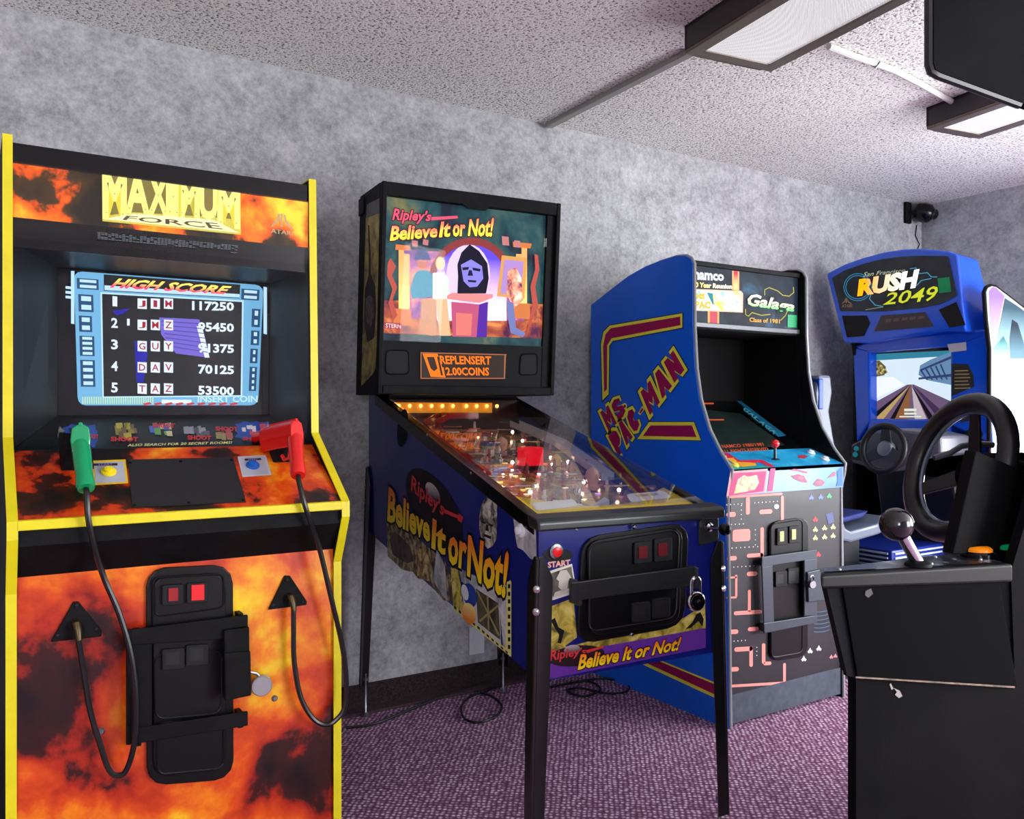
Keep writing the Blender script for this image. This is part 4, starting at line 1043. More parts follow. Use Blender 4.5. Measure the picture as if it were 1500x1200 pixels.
for q in ([(566, 513), (599, 513), (600, 548), (565, 548)], [(763, 519), (787, 518), (787, 549), (761, 549)]):
    decal('speaker_recess', rquad(q, .2), PSP, mat('speaker_black', (6, 6, 7), rough=.8), bbx, .001)
    bead(q, PSP, bbx, .003, .001, BLK, .2)
DMD = print_mat((44, 26, 14), .1); ORG = print_mat((250, 120, 16), 1.1)
dm = decal('dot_matrix_display', [(616, 516), (742, 519), (740, 555), (616, 555)], PSP, DMD, bbx, .001, .002)
decals('display_border', [[(616, 516), (742, 519), (742, 520.4), (616, 517.4)], [(616, 553.6), (740, 553.6), (740, 555), (616, 555)], [(616, 516), (617.4, 516), (617.4, 555), (616, 555)], [(739, 519), (741, 519), (739.5, 555), (738, 555)]], PSP, print_mat((214, 130, 90), .6), dm, .0035)
decals('display_bolt', [[(619, 518), (641, 518.5), (653, 553), (631, 552)]], PSP, ORG, dm, .0035)
decals('display_bolt_gap', [[(625, 523), (636, 523), (641, 540), (636, 544), (631, 540)], [(640, 522), (643, 523), (649, 550), (646, 550)]], PSP, DMD, dm, .0042)
text('REPLENSERT', [(644, 521.5), (719, 522.5), (719, 534), (646, 533)], PSP, ORG, dm, bold=.03, lift=.0038)
text('12.00COINS', [(648, 538.5), (716, 539), (716, 550), (650, 549.5)], PSP, ORG, dm, bold=.03, lift=.0038)
# translite: a plain museum scene standing in for the printed picture
TE = .95
tq = [(563, 293), (803, 318), (795, 497), (560, 489)]
tz1 = (PBT(563, 293).z+PBT(803, 318).z)/2
tl_ = ob('translite', B().prism([(-BW+.016, yb(1.362)+.024, 1.362), (-BW+.016, yb(Z1-.045)+.024, Z1-.045), (-BW+.016, yb(Z1-.045)+.03, Z1-.045), (-BW+.016, yb(1.362)+.03, 1.362)], (2*BW-.066, 0, 0)), ramp_mat('translite_backdrop', [(.35, (22, 30, 44)), (.5, (30, 66, 72)), (.62, (60, 84, 78)), (.72, (120, 110, 60))], 6, 5, emit=.75, rough=.25), bbx)
def td(name, pts, c, l, e=TE): return decal(name, pts, PBT, print_mat(c, e), tl_, l)
PURG = grad_mat('hall_ink', (120, 40, 120), (70, 40, 170), TE)
def arc(cx, cy, rx, ry, a0, a1, n=18): return [(cx+rx*cos(radians(a0+(a1-a0)*k/n)), cy-ry*sin(radians(a0+(a1-a0)*k/n))) for k in range(n+1)]
decal('hall_floor', [(563, 440), (800, 446), (795, 496), (561, 488)], PBT, ramp_mat('hall_floor_ink', [(.35, (70, 26, 60)), (.5, (150, 70, 50)), (.65, (206, 130, 70))], 12, 4, emit=TE*.8), tl_, .001)
decal('hall_wall', [(590, 365), (770, 378), (768, 470), (590, 466)], PBT, ramp_mat('hall_wall_ink', [(.35, (80, 40, 120)), (.5, (150, 80, 140)), (.65, (226, 150, 110))], 10, 5, emit=TE*.8), tl_, .0014)
td('arch_band', arc(690, 412, 62, 64, 0, 180)+arc(690, 412, 52, 53, 180, 0), (150, 60, 60), .0026)
decal('arch_opening', arc(690, 412, 52, 53, 0, 180)+[(640, 470), (742, 470)], PBT, grad_mat('arch_glow_ink', (240, 200, 235), (80, 60, 200), TE*1.1), tl_, .0022)
gl = B(); gl.disc_px(PBT, 686, 402, 32, 44, 24, .0026); ob('bust_glow', gl, print_mat((236, 214, 250), TE*1.05), tl_)
COLM = grad_mat('column_ink', (250, 190, 110), (230, 150, 90), TE)
for x_, yt, ybm in ((588, 366, 462), (596, 372, 462), (768, 362, 452), (760, 372, 454)):
    decal('column_print', [(x_-4, yt), (x_+4, yt+.5), (x_+4, ybm), (x_-4, ybm)], PBT, COLM, tl_, .0028)
for q in ([(578, 452), (602, 453), (604, 478), (576, 476)], [(752, 444), (776, 445), (777, 468), (751, 466)], [(580, 358), (600, 360), (602, 367), (579, 366)], [(751, 354), (779, 357), (777, 364), (752, 362)]):
    td('column_block', q, (226, 128, 70), .0032)
# creepers at both sides
for pts in ([(568, 385), (572, 378), (580, 390), (574, 404), (582, 420), (575, 440), (582, 462), (576, 470), (569, 444), (575, 424), (567, 404)], [(783, 372), (788, 374), (790, 395), (784, 420), (788, 445), (776, 480), (771, 490), (780, 446), (777, 420), (784, 395)]):
    td('creeper_print', pts, (196, 84, 70), .0036)
# two simple visitors
td('visitor_print', [(607, 402), (614, 396), (626, 396), (636, 404), (638, 434), (604, 438), (601, 424)], (48, 150, 176), .0040)
td('visitor_print', [(617, 438), (638, 436), (640, 492), (628, 492), (626, 460), (622, 491), (615, 490)], (214, 150, 110), .0038)
hb_ = B(); hb_.disc_px(PBT, 619, 383, 8, 11, 16, .0042); ob('visitor_print', hb_, print_mat((206, 110, 90), TE), tl_)
td('visitor_print', arc(618, 378, 11, 13, 0, 180)+[(606, 381), (632, 381)], (36, 60, 130), .0046)
td('visitor_print', [(634, 400), (650, 398), (658, 410), (656, 438), (634, 438)], (236, 244, 236), .0041)
td('visitor_print', [(638, 438), (655, 438), (660, 492), (644, 492)], (244, 196, 150), .0041)
hb_ = B(); hb_.disc_px(PBT, 645, 386, 7, 10, 16, .0043); ob('visitor_print', hb_, print_mat((250, 214, 170), TE), tl_)
# pedestal and a plain dark bust
td('pedestal_print', [(661, 442), (702, 446), (698, 494), (663, 493)], (206, 90, 130), .0040)
td('pedestal_side', [(702, 446), (715, 442), (713, 494), (698, 494)], (90, 40, 170), .0040)
td('pedestal_top', [(655, 438), (702, 444), (722, 436), (722, 431), (662, 429), (655, 433)], (240, 150, 150), .0044)
td('pedestal_inset', [(668, 458), (692, 460), (690, 492), (668, 491)], (240, 130, 120), .0044)
td('bust_print', [(670, 430), (671, 405), (670, 388), (676, 370), (688, 358), (702, 368), (714, 386), (716, 408), (712, 430)], (26, 20, 60), .0048, .3)
td('bust_face', [(675, 388), (690, 380), (706, 390), (708, 408), (699, 420), (688, 421), (679, 412)], (150, 140, 240), .0052)
for q in ([(677, 392), (687, 391), (686, 395), (678, 396)], [(692, 392), (704, 394), (703, 398), (693, 396)], [(685, 410), (698, 411), (697, 414), (686, 413)], [(687, 396), (691, 396), (693, 404), (685, 404)]):
    td('bust_shade', q, (30, 24, 90), .0056, .3)
# mirror at the right of the hall
td('mirror_frame', [(735, 374), (772, 378), (768, 438), (728, 434)], (236, 170, 90), .0036)
td('mirror_face', [(739, 380), (767, 383), (763, 433), (733, 430)], (190, 150, 220), .0040)
decal('mirror_figure', [(744, 396), (756, 392), (764, 408), (766, 440), (752, 452), (742, 430)], PBT, ramp_mat('mirror_figure_ink', [(.35, (60, 40, 90)), (.5, (206, 120, 90)), (.65, (240, 200, 180))], 30, 4, emit=TE), tl_, .0044)
td('hall_boots', [(742, 440), (752, 444), (756, 480), (770, 488), (766, 494), (748, 488), (744, 466)], (120, 130, 190), .0046)
for q in ([(735, 346), (745, 347), (746, 360), (736, 359)], [(753, 352), (762, 353), (762, 363), (754, 362)], [(603, 352), (612, 353), (612, 362), (604, 361)], [(620, 350), (628, 352), (627, 360), (619, 358)]):
    td('picture_print', q, (206, 130, 130), .0038)
PINKI = print_mat((236, 90, 120), TE)
otext("Ripley's", [(576, 305), (632, 310), (630, 328), (575, 327)], PBT, PINKI, print_mat((90, 20, 50), .3), tl_, bold=.03, ob_=.05, shear=.2, lift=.005)
decals('name_flourish', [[(630, 318), (670, 316), (671, 320), (632, 323)]], PBT, PINKI, tl_, .005)
for wd, q in (('Believe', [(573, 332), (640, 329), (640, 347), (572, 352)]), ('It', [(645, 326), (659, 325), (659, 346), (644, 347)]), ('or', [(664, 330), (681, 330), (681, 345), (664, 346)]), ('Not!', [(687, 322), (723, 320), (721, 346), (686, 345)])):
    otext(wd, q, PBT, grad_mat('lit_logo_ink', (255, 226, 60), (244, 120, 90), TE), print_mat((120, 30, 50), .4), tl_, bold=.03, ob_=.05, shear=.12, lift=.005)
decal('maker_block', [(563, 472), (589, 474), (589, 482), (563, 481)], PBT, print_mat((200, 50, 90), TE*.7), tl_, .0048)
text('STERN', [(565, 473.5), (587, 475.5), (587, 481), (565, 480)], PBT, print_mat((250, 220, 220), TE), tl_, bold=.02, lift=.0056)
bb_box('backglass', -BW+.016, BW-.05, 1.362, Z1-.045, .006, .009, glass_mat('backglass_glass', refl=.15), bbx)
ob('backglass_lock', B().prism([PB(*p, -.004) for p in ((676, 298), (718, 302), (710, 309), (684, 306))], PB.n*.006), BLK, bbx)
# printed left flank of the backbox
PBS = PN.X(-BW)
fl = decal('flank_print', [(536, 318), (556, 308), (552, 500), (550, 540), (546, 548), (529, 566)], PBS, ramp_mat('flank_yellow', [(.35, (70, 58, 20)), (.5, (150, 128, 44)), (.66, (186, 164, 70))], 22, 6), bbx, .001)
decal('flank_shade', [(537, 300), (556, 290), (556, 312), (536, 320)], PBS, ramp_mat('flank_dark', [(.4, (14, 12, 16)), (.6, (50, 40, 42))], 20, 3), bbx, .0012)
decal('flank_shape', [(541, 330), (543, 372), (543, 400), (550, 420), (551, 455), (548, 495), (538, 502), (533, 470), (534, 425), (540, 402), (540, 372), (539, 330)], PBS, print_mat((28, 18, 20)), bbx, .0014)
decal('flank_face', [(536, 438), (541, 432), (547, 438), (548, 462), (543, 480), (537, 472), (535, 455)], PBS, ramp_mat('flank_face_ink', [(.4, (36, 26, 28)), (.6, (110, 88, 84))], 60, 4), bbx, .0018)
ob('pivot_bracket', B().box((-BW-.006, yb(Z1)+.19, Z1-.07), (-BW, yb(Z1)+.25, Z1-.01)), BLK, bbx, bevel=.004)
# neck between body and backbox
ob('backbox_neck', B().box((-HW+.02, 1.115, 1.12), (HW-.02, 1.20, Z0+.002)), BLK, pin)

# ---- cords on the floor beneath it
def cord(pts, r_, label, m=None):
    P0 = W.Z(r_+.002); p = [P0(*q) for q in pts]
    sm = []
    for i in range(len(p)-1):
        a_, b_, c_, d_ = p[max(i-1, 0)], p[i], p[i+1], p[min(i+2, len(p)-1)]
        for k in range(5):
            q = k/5; sm.append(.5*((2*b_)+(c_-a_)*q+(2*a_-5*b_+4*c_-d_)*q*q+(3*b_-a_-3*c_+d_)*q**3))
    sm.append(p[-1]); o0 = sm[0].copy(); o0.z = 0
    o_ = ob('power_cord', B().tube([q-o0 for q in sm], r_, 6), m or mat('cord_black', (16, 15, 16), rough=.5), smooth=True); o_.location = o0
    tag(o_, label, 'cord', 'cords on the carpet')
    return o_
cord([(507, 1066), (550, 1060), (600, 1040), (650, 1020), (700, 1004), (735, 996)], .005, 'black cord running along the skirting behind the pinball machine')
cord([(735, 1004), (712, 1012), (690, 1020), (676, 1036), (682, 1054), (705, 1058), (728, 1048), (735, 1034), (720, 1020), (700, 1014)], .0045, 'black cord lying in a single loop on the carpet left of the near pinball leg')
cord([(800, 1008), (840, 1000), (880, 994), (915, 1000), (920, 1012), (890, 1016), (850, 1008), (830, 1012), (855, 1020), (880, 1010), (860, 998), (820, 1004)], .0045, 'tangled black cord coiled on the carpet beside the blue cabinet')

# ================================================================== blue two-game cabinet
PK = Frame((2.595, 2.52, 0))
pac = thing('blue_arcade_cabinet', PK, 'bright blue arcade cabinet with magenta and yellow side stripes and a flat-lying screen', 'arcade cabinet')
HX2 = .325
PSL = PK.X(-HX2)
SBLUE = mat('bright_blue_side', (8, 98, 224), rough=.32, coat=.3, var=.08, vscale=3)
edge_px = [(873.5, 446), (895, 424), (920, 405), (945, 391), (968, 382), (990, 375), (1003, 374.5), (1010, 378), (1014, 386), (1014.5, 480), (1017.5, 540), (1024, 586), (1037, 630), (1054, 665), (1069, 688), (1067, 706), (1062.5, 726), (1064.5, 880), (1066.5, 1063)]
ep = [PSL(*p) for p in edge_px]
ep[-1].z = 0.0; ep[0].y = .41
back = [Vector((-HX2, .41, 0.0)), Vector((-HX2, .41, ep[0].z))]
pol = [Vector((-HX2, p.y, p.z)) for p in ep[0:]] + [back[0]]
TMOLD = mat('grey_edge_molding', (150, 154, 158), rough=.3, metal=.2)
psides = []
for sx in (-1, 1):
    o_ = ob('side_panel', B().prism([(sx*HX2, p.y, p.z) for p in pol], (-sx*.02, 0, 0)), SBLUE if sx < 0 else BLK, pac)
    psides.append(o_)
    em = B()
    fpx = [Vector((sx*(HX2-.010), p.y, p.z)) for p in ep]
    em.tube([p+Vector((0, -.002, .0)) for p in fpx], .0065, 8)
    ob('edge_molding', em, TMOLD if True else BLK, o_, smooth=True)
IX2 = HX2-.021
ob('back_panel', B().box((-IX2, .39, 0), (IX2, .41, ep[0].z)), BLK, pac)
tp = [(p.y, p.z) for p in ep[0:5]]
ob('top_panel', B().prism([(-IX2, y+.01, z-.02) for y, z in tp] + [(-IX2, y+.01, z-.035) for y, z in tp[::-1]], (2*IX2, 0, 0)), BLK, pac)
# side print
YLW = print_mat((240, 232, 70)); MGT = print_mat((158, 16, 84)); NVY = print_mat((8, 26, 70))
def c1(x, y): return (860+x/3.3325, 360+y/3.3325)
def c2(x, y): return (860+x/6.0, 560+y/6.0)
sd = psides[0]
decal('stripe_outline', [c1(*p) for p in ((72, 768), (64, 480), (78, 416), (108, 386), (470, 325), (470, 404), (127, 470), (112, 492), (109, 729))], PSL, NVY, sd, .0008)
decal('stripe_border', [c1(*p) for p in ((75, 755), (68, 480), (80, 420), (110, 390), (465, 330), (465, 400), (125, 465), (108, 490), (105, 725))], PSL, YLW, sd, .0012)
decal('stripe_band', [c1(*p) for p in ((83, 715), (78, 490), (90, 432), (116, 403), (455, 346), (455, 388), (120, 452), (98, 486), (97, 700))], PSL, MGT, sd, .0018)
decal('stripe_outline', [c2(*p) for p in ((430, 504), (542, 344), (945, 344), (1008, 518))], PSL, NVY, sd, .0008)
decal('stripe_border', [c2(*p) for p in ((440, 500), (545, 350), (940, 350), (1000, 512))], PSL, YLW, sd, .0012)
decal('stripe_band', [c2(*p) for p in ((490, 472), (556, 380), (922, 380), (962, 482))], PSL, MGT, sd, .0018)
def c3(x, y): return (860+x/6.25, 960+y/6.25)
decal('stripe_border', [(925, 966), (930, 952), (1062, 1006), (1063, 1030)], PSL, YLW, sd, .0012)
decal('stripe_band', [(931, 964), (935, 956), (1060, 1008), (1061, 1024)], PSL, MGT, sd, .0018)
FAT = {'M': [(0, 0), (.28, 0), (.5, .30), (.72, 0), (1, 0), (1, 1), (.70, 1), (.70, .55), (.5, .80), (.30, .55), (.30, 1), (0, 1)],
       'A': [(.3, 0), (.7, 0), (1, 1), (.64, 1), (.5, .72), (.36, 1), (0, 1)],
       'N': [(0, 0), (.38, 0), (.62, .4), (.62, 0), (1, 0), (1, 1), (.62, 1), (.38, .62), (.38, 1), (0, 1)],
       'S': [(.1, .1), (.5, 0), (1, .12), (.95, .34), (.5, .28), (.5, .4), (1, .52), (1, .86), (.55, 1), (0, .9), (.04, .64), (.5, .72), (.5, .62), (0, .48), (0, .2)],
       'P': [(0, 0), (.7, 0), (1, .15), (1, .5), (.7, .68), (.45, .68), (.45, 1), (0, 1)],
       'C': [(.5, 0), (.95, .1), (1, .32), (.6, .44), (.62, .56), (1, .68), (.95, .9), (.5, 1), (.12, .86), (0, .5), (.12, .14)]}
def fat_word(wd, q):
    f_ = quad_fn(q); n_ = len(wd)
    for sc_, m_, l_ in ((1.34, NVY, .0010), (1.22, YLW, .0016), (.88, MGT, .0022)):
        for i, ch in enumerate(wd):
            pts = [f_((i+.5+(u-.5)*.92*sc_)/n_, .5+(v-.5)*(1+(sc_-1)*.7)) for u, v in FAT[ch]]
            decal('letter_print', pts, PSL, m_, sd, l_+i*.00012)
fat_word('MS', [(877, 604), (906, 578), (920, 605), (891, 635)])
fat_word('PAC', [(889, 640), (926, 593), (940, 624), (906, 672)])
fat_word('MAN', [(936, 575), (987, 510), (1005, 541), (951, 612)])
eb = B(); eb.disc_px(PSL, 915, 595, 3.4, 4.4, 12, .0016); ob('period_print', eb, YLW, sd)
eb = B(); eb.disc_px(PSL, 915, 595, 1.8, 2.6, 12, .0022); ob('period_print', eb, MGT, sd)
decal('hyphen_border', [c2(*p) for p in ((448, 272), (487, 205), (505, 238), (466, 290))], PSL, YLW, sd, .0016)
decal('hyphen_print', [c2(*p) for p in ((457, 266), (485, 222), (496, 240), (468, 277))], PSL, MGT, sd, .0022)
# marquee
PMq = PK.Y(2.352-2.52)
def c4(x, y): return (1000+x/7.5, 370+y/7.5)
mz_t = PMq(*c4(1285, 285)).z; mz_b = PMq(*c4(1280, 850)).z
NAVM = ramp_mat('marquee_navy', [(.35, (14, 20, 30)), (.6, (28, 40, 54)), (.72, (44, 74, 96))], 8, 3, emit=.35, rough=.35, coat=0)
mqp = ob('marquee', B().box((-IX2, PMq.p0.y, mz_b), (IX2, PMq.p0.y+.01, mz_t)), NAVM, pac)
ob('marquee_retainer', B().box((-IX2, PMq.p0.y-.012, mz_t), (IX2, PMq.p0.y+.02, mz_t+.018)), BLK, pac, bevel=.003)
ob('marquee_retainer', B().box((-IX2, PMq.p0.y-.012, mz_b-.02), (IX2, PMq.p0.y+.02, mz_b)), mat('retainer_grey', (70, 72, 78), rough=.3, metal=.4), pac, bevel=.003)
ME = .8
text('namco', [c4(132, 216), c4(448, 245), c4(448, 308), c4(132, 292)], PMq, print_mat((236, 238, 240), ME), mqp, bold=.05, lift=.002)
text('20 Year Reunion', [c4(108, 325), c4(540, 352), c4(540, 398), c4(108, 378)], PMq, grad_mat('warm_caption', (240, 200, 90), (244, 236, 200), ME, axis=0), mqp, bold=.04, shear=.1, lift=.002)
decal('ribbon_print', [c4(543, 200), c4(622, 208), c4(622, 420), c4(543, 412)], PMq, print_mat((246, 200, 130), ME), mqp, .0014)
decal('ribbon_core', [c4(562, 202), c4(606, 207), c4(604, 410), c4(562, 405)], PMq, grad_mat('ribbon_core_ink', (240, 170, 110), (180, 30, 60), ME), mqp, .0018)
decal('ribbon_print', [c4(275, 640), c4(402, 648), c4(400, 790), c4(275, 780)], PMq, print_mat((246, 190, 110), ME), mqp, .0014)
decal('ribbon_core', [c4(300, 640), c4(382, 648), c4(380, 790), c4(300, 782)], PMq, print_mat((226, 80, 100), ME), mqp, .0018)
pnl = decal('picture_panel', [c4(108, 399), c4(640, 420), c4(665, 450), c4(662, 660), c4(108, 638)], PMq, print_mat((250, 222, 190), ME), mqp, .0022)
decal('picture_field', [c4(110, 418), c4(630, 438), c4(642, 640), c4(110, 618)], PMq, ramp_mat('picture_field_ink', [(.38, (250, 180, 70)), (.46, (250, 226, 190)), (.54, (240, 244, 248)), (.64, (120, 190, 220))], 16, 3, emit=ME), mqp, .0026)
text('MS', [c4(150, 450), c4(240, 456), c4(240, 510), c4(150, 505)], PMq, print_mat((250, 206, 30), ME), mqp, bold=.07, lift=.003)
text('PAC', [c4(145, 535), c4(300, 545), c4(300, 615), c4(145, 608)], PMq, print_mat((250, 206, 60), ME), mqp, bold=.07, lift=.003)
decal('picture_flag', [c4(265, 440), c4(330, 446), c4(345, 570), c4(330, 575)], PMq, print_mat((20, 150, 160), ME), mqp, .003)
GLG = grad_mat('script_ink', (60, 190, 90), (252, 230, 200), ME)
otext('Galaga', [c4(725, 450), c4(1225, 545), c4(1215, 680), c4(715, 620)], PMq, GLG, print_mat((16, 60, 50), .2), mqp, bold=.03, ob_=.05, shear=.25, lift=.002)
for pts in ([(690, 620), (690, 680), (720, 700), (760, 660), (860, 690), (960, 680)], [(900, 470), (900, 410), (950, 385), (1040, 420), (1100, 470), (1170, 480), (1220, 440), (1215, 380)], [(1075, 745), (1130, 690), (1150, 640)]):
    ob('flourish_print', B().tube([PMq(*c4(*p), .002) for p in pts], .0022, 5), print_mat((196, 190, 90), ME), mqp, smooth=True)
text('Class of 1981', [c4(735, 715), c4(1065, 735), c4(1065, 778), c4(735, 760)], PMq, print_mat((250, 190, 80), ME), mqp, bold=.03, lift=.002)
decal('licence_sticker', [c4(1155, 682), c4(1255, 690), c4(1252, 825), c4(1152, 820)], PMq, print_mat((20, 150, 90), .15), mqp, .0025)
decals('sticker_lines', [[c4(1170, 715+k*24), c4(1235, 720+k*24), c4(1235, 726+k*24), c4(1170, 721+k*24)] for k in range(4)], PMq, print_mat((60, 110, 90), .1), mqp, .003)
# inside: black throat, lying screen, bezel
ob('throat_back', B().box((-IX2, .12, .90), (IX2, .13, mz_b-.02)), BLKM, pac)
ob('throat_top', B().box((-IX2, PMq.p0.y, mz_b-.025), (IX2, .12, mz_b-.02)), BLKM, pac)
for sx in (-1, 1): ob('throat_lining', B().prism([(sx*(IX2), y, z) for y, z in ((-.20, .97), (.12, 1.15), (.12, mz_b-.02), (-.16, mz_b-.02))], (-sx*.002, 0, 0)), BLKM, pac)
def zs(y): return .9725+.55*(y-(2.287-2.52))
ysf, ysr = 2.287-2.52, .12
scn = ob('screen_bezel', B().prism([(-IX2, ysf, zs(ysf)), (IX2, ysf, zs(ysf)), (IX2, ysr, zs(ysr)), (-IX2, ysr, zs(ysr))], (0, 0, -.01)), mat('screen_glass_black', (8, 9, 11), rough=.07, coat=.5), pac)
PSc = PK.plane((0, ysf, zs(ysf)), (0, -.55, 1))
SD = ramp_mat('dim_screen', [(.3, (14, 24, 22)), (.7, (24, 36, 32))], 4, 2, rough=.12, emit=.25)
decal('screen_picture', [(1030, 600), (1085, 606), (1150, 652), (1062, 663), (1038, 635)], PSc, SD, scn, .001)
ORN = print_mat((226, 96, 60), .55)
text('© NAMCO 1980/1981', [(1048, 652), (1117, 648.5), (1119, 653), (1051, 657)], PSc, ORN, scn, bold=.02, lift=.002)
text('ALL RIGHTS RESERVED', [(1056, 659.5), (1124, 655.5), (1126, 659.5), (1058, 664)], PSc, ORN, scn, bold=.02, lift=.002)
decals('screen_line', [[(1034, 614), (1060, 614), (1061, 616), (1035, 616)], [(1030, 590), (1045, 590), (1046, 592), (1031, 592)]], PSc, ORN, scn, .002)
decal('bezel_strip', [(1079, 587), (1086, 588), (1152, 638), (1140, 640)], PSc, print_mat((24, 96, 130), .15), scn, .0015)
for k in range(6):
    u0 = .15+.13*k; f_ = quad_fn([(1083, 590), (1144, 638), (1139, 640), (1079, 592)])
    text('GALAGA'[k], [f_(u0, 0), f_(u0+.11, 0), f_(u0+.11, 1), f_(u0, 1)], PSc, print_mat((90, 200, 230), .3), scn, bold=.03, lift=.0022)
# control deck
ycf = 2.134-2.52
PCd = PK.plane((0, ycf, .918), (0, -(.9725-.918), ysf-ycf))
TEAL = ramp_mat('deck_blue', [(.3, (20, 140, 196)), (.6, (40, 170, 220)), (.75, (90, 200, 230))], 12, 3)
deck = ob('control_deck', B().prism([(-IX2, ycf, .918), (IX2, ycf, .918), (IX2, ysf, .9725), (-IX2, ysf, .9725)], (0, 0, -.012)), TEAL, pac)
def c5(x, y): return (1050+x/7.5, 640+y/7.5)
decal('deck_swoop', [c5(*p) for p in ((60, 185), (130, 180), (250, 258), (490, 250), (640, 325), (590, 335), (470, 280), (230, 300), (170, 260), (60, 230))], PCd, print_mat((206, 30, 70)), deck, .001)
decal('deck_swoop', [c5(*p) for p in ((110, 235), (180, 230), (230, 275), (420, 285), (440, 315), (300, 330), (220, 320))], PCd, print_mat((240, 170, 50)), deck, .0014)
decal('deck_teal', [c5(*p) for p in ((90, 280), (150, 290), (240, 330), (540, 320), (600, 335), (160, 362))], PCd, print_mat((40, 160, 150)), deck, .0012)
for (x_, y_, m_, r_) in ((195, 318, print_mat((236, 226, 90)), .016), (75, 240, WHITE, .012), (1035, 180, WHITE, .016), (1190, 250, WHITE, .017)):
    bt = ob('play_button', B().lathe([(r_, 0), (r_, .004), (r_*.7, .007), (r_*.66, .011), (r_*.5, .012)], PCd(*c5(x_, y_), .001), PCd.n, 18), m_, pac, smooth=True)
decal('deck_mark', [c5(*p) for p in ((890, 205), (960, 200), (1000, 215), (960, 238), (900, 232))], PCd, print_mat((180, 40, 60)), deck, .001)
jp = PCd(*c5(640, 250), 0)
js = ob('joystick', B().lathe([(.018, 0), (.016, .003), (.006, .005), (.0055, .045)], jp, (0, 0, 1), 14), mat('joystick_black', (14, 14, 16), rough=.35), pac, smooth=True)
ob('joystick_ball', B().sphere(jp+Vector((0, 0, .060)), .0165, 18, 12), mat('joystick_red', (214, 24, 36), rough=.18, coat=.4), js, smooth=True)
# deck front face
zf = .826
PDf = PK.Y(ycf)
dfc = ob('deck_front', B().box((-IX2, ycf, zf), (IX2, ycf+.012, .918)), ramp_mat('deck_front_blue', [(.3, (56, 112, 196)), (.7, (84, 140, 214))], 5, 2), pac)
decal('front_block', [c5(*p) for p in ((150, 380), (560, 350), (530, 605), (105, 655))], PDf, print_mat((206, 150, 156)), dfc, .001)
decal('front_block_face', [c5(*p) for p in ((172, 402), (545, 378), (512, 600), (130, 650))], PDf, print_mat((196, 30, 110)), dfc, .0014)
decal('front_block_picture', [c5(*p) for p in ((230, 470), (300, 420), (340, 440), (440, 420), (465, 500), (420, 580), (330, 600), (190, 625))], PDf, ramp_mat('front_picture_ink', [(.36, (120, 80, 30)), (.48, (236, 190, 80)), (.62, (250, 230, 130))], 40, 4), dfc, .0018)
decal('front_ribbon', [c5(*p) for p in ((590, 350), (645, 345), (612, 596), (556, 602))], PDf, print_mat((226, 60, 120)), dfc, .0014)
decals('front_sprite', [[c5(*p) for p in ((800, 370), (850, 350), (1000, 385), (990, 405), (890, 380))], [c5(*p) for p in ((810, 430), (900, 410), (960, 430), (1000, 505), (940, 500), (860, 470))], [c5(*p) for p in ((1060, 520), (1110, 460), (1150, 470), (1190, 500), (1150, 540), (1090, 545))], [c5(*p) for p in ((1215, 455), (1280, 390), (1310, 385), (1300, 430))]], PDf, print_mat((150, 80, 110)), dfc, .0014)
decals('front_sprite_core', [[c5(*p) for p in ((890, 440), (930, 425), (965, 455), (930, 485))], [c5(*p) for p in ((1105, 500), (1135, 475), (1165, 500), (1130, 530))]], PDf, print_mat((226, 100, 110)), dfc, .0018)
decal('front_leaf', [c5(*p) for p in ((1320, 380), (1380, 330), (1385, 540), (1310, 545), (1330, 480))], PDf, print_mat((30, 96, 180)), dfc, .0014)
# lower front with maze print
yl_ = 2.150-2.52
PLo = PK.Y(yl_)
lo = ob('front_panel', B().box((-IX2, yl_, .10), (IX2, yl_+.015, zf)), ramp_mat('charcoal_print', [(.3, (14, 13, 20)), (.7, (28, 23, 33))], 3, 3, rough=.45, coat=.1), pac)
ob('kick_plate', B().box((-IX2, yl_-.003, .012), (IX2, yl_+.012, .115)), mat('kick_plate_grey', (62, 70, 84), rough=.5, var=.25, vscale=30), pac)
def c6(x, y): return (1020+x/2.729, 640+y/2.729)
SAL = print_mat((240, 150, 140))
mz = []
def bar(x0, y0, x1, y1, r=.45): mz.append(rquad([c6(x0, y0), c6(x1, y0-(x1-x0)*.06), c6(x1, y1-(x1-x0)*.06), c6(x0, y1)], r))
# generic maze of bars
bar(122, 236, 345, 246); bar(338, 236, 350, 340); bar(198, 240, 214, 312); bar(120, 302, 158, 322); bar(252, 292, 304, 310); bar(145, 372, 216, 420, .2); bar(256, 362, 270, 482); bar(202, 468, 268, 484); bar(122, 478, 162, 496)
bar(202, 540, 244, 558); bar(120, 560, 162, 568); bar(155, 552, 164, 640); bar(120, 640, 162, 648); bar(206, 612, 218, 700); bar(150, 698, 262, 714); bar(126, 772, 168, 790); bar(206, 762, 250, 778); bar(152, 842, 226, 860); bar(212, 838, 226, 920); bar(262, 826, 276, 908); bar(126, 922, 170, 940); bar(128, 992, 356, 1003); bar(347, 905, 358, 985); bar(268, 900, 300, 914)
decals('maze_print', mz, PLo, SAL, lo, .0010)
dots = B()
for (x_, y_, dx, dy, n_) in ((122, 272, 15, -1, 5), (234, 264, 15, -1, 7), (180, 275, 0, 18, 4), (124, 352, 16, -1, 5), (126, 446, 17, -1, 8), (236, 372, 0, 20, 4), (134, 522, 16, -1, 7), (136, 818, 15, -1, 5), (242, 842, 0, 16, 3)):
    for k in range(n_): dots.disc_px(PLo, *c6(x_+dx*k, y_+dy*k), .9, n=6, lift=.001)
ob('dot_print', dots, print_mat((226, 220, 210)), lo, kind='stuff')
dsc = B(); dsc.disc_px(PLo, *c6(321, 279), 3.6, n=14); ob('pellet_print', dsc, print_mat((214, 220, 226)), lo)
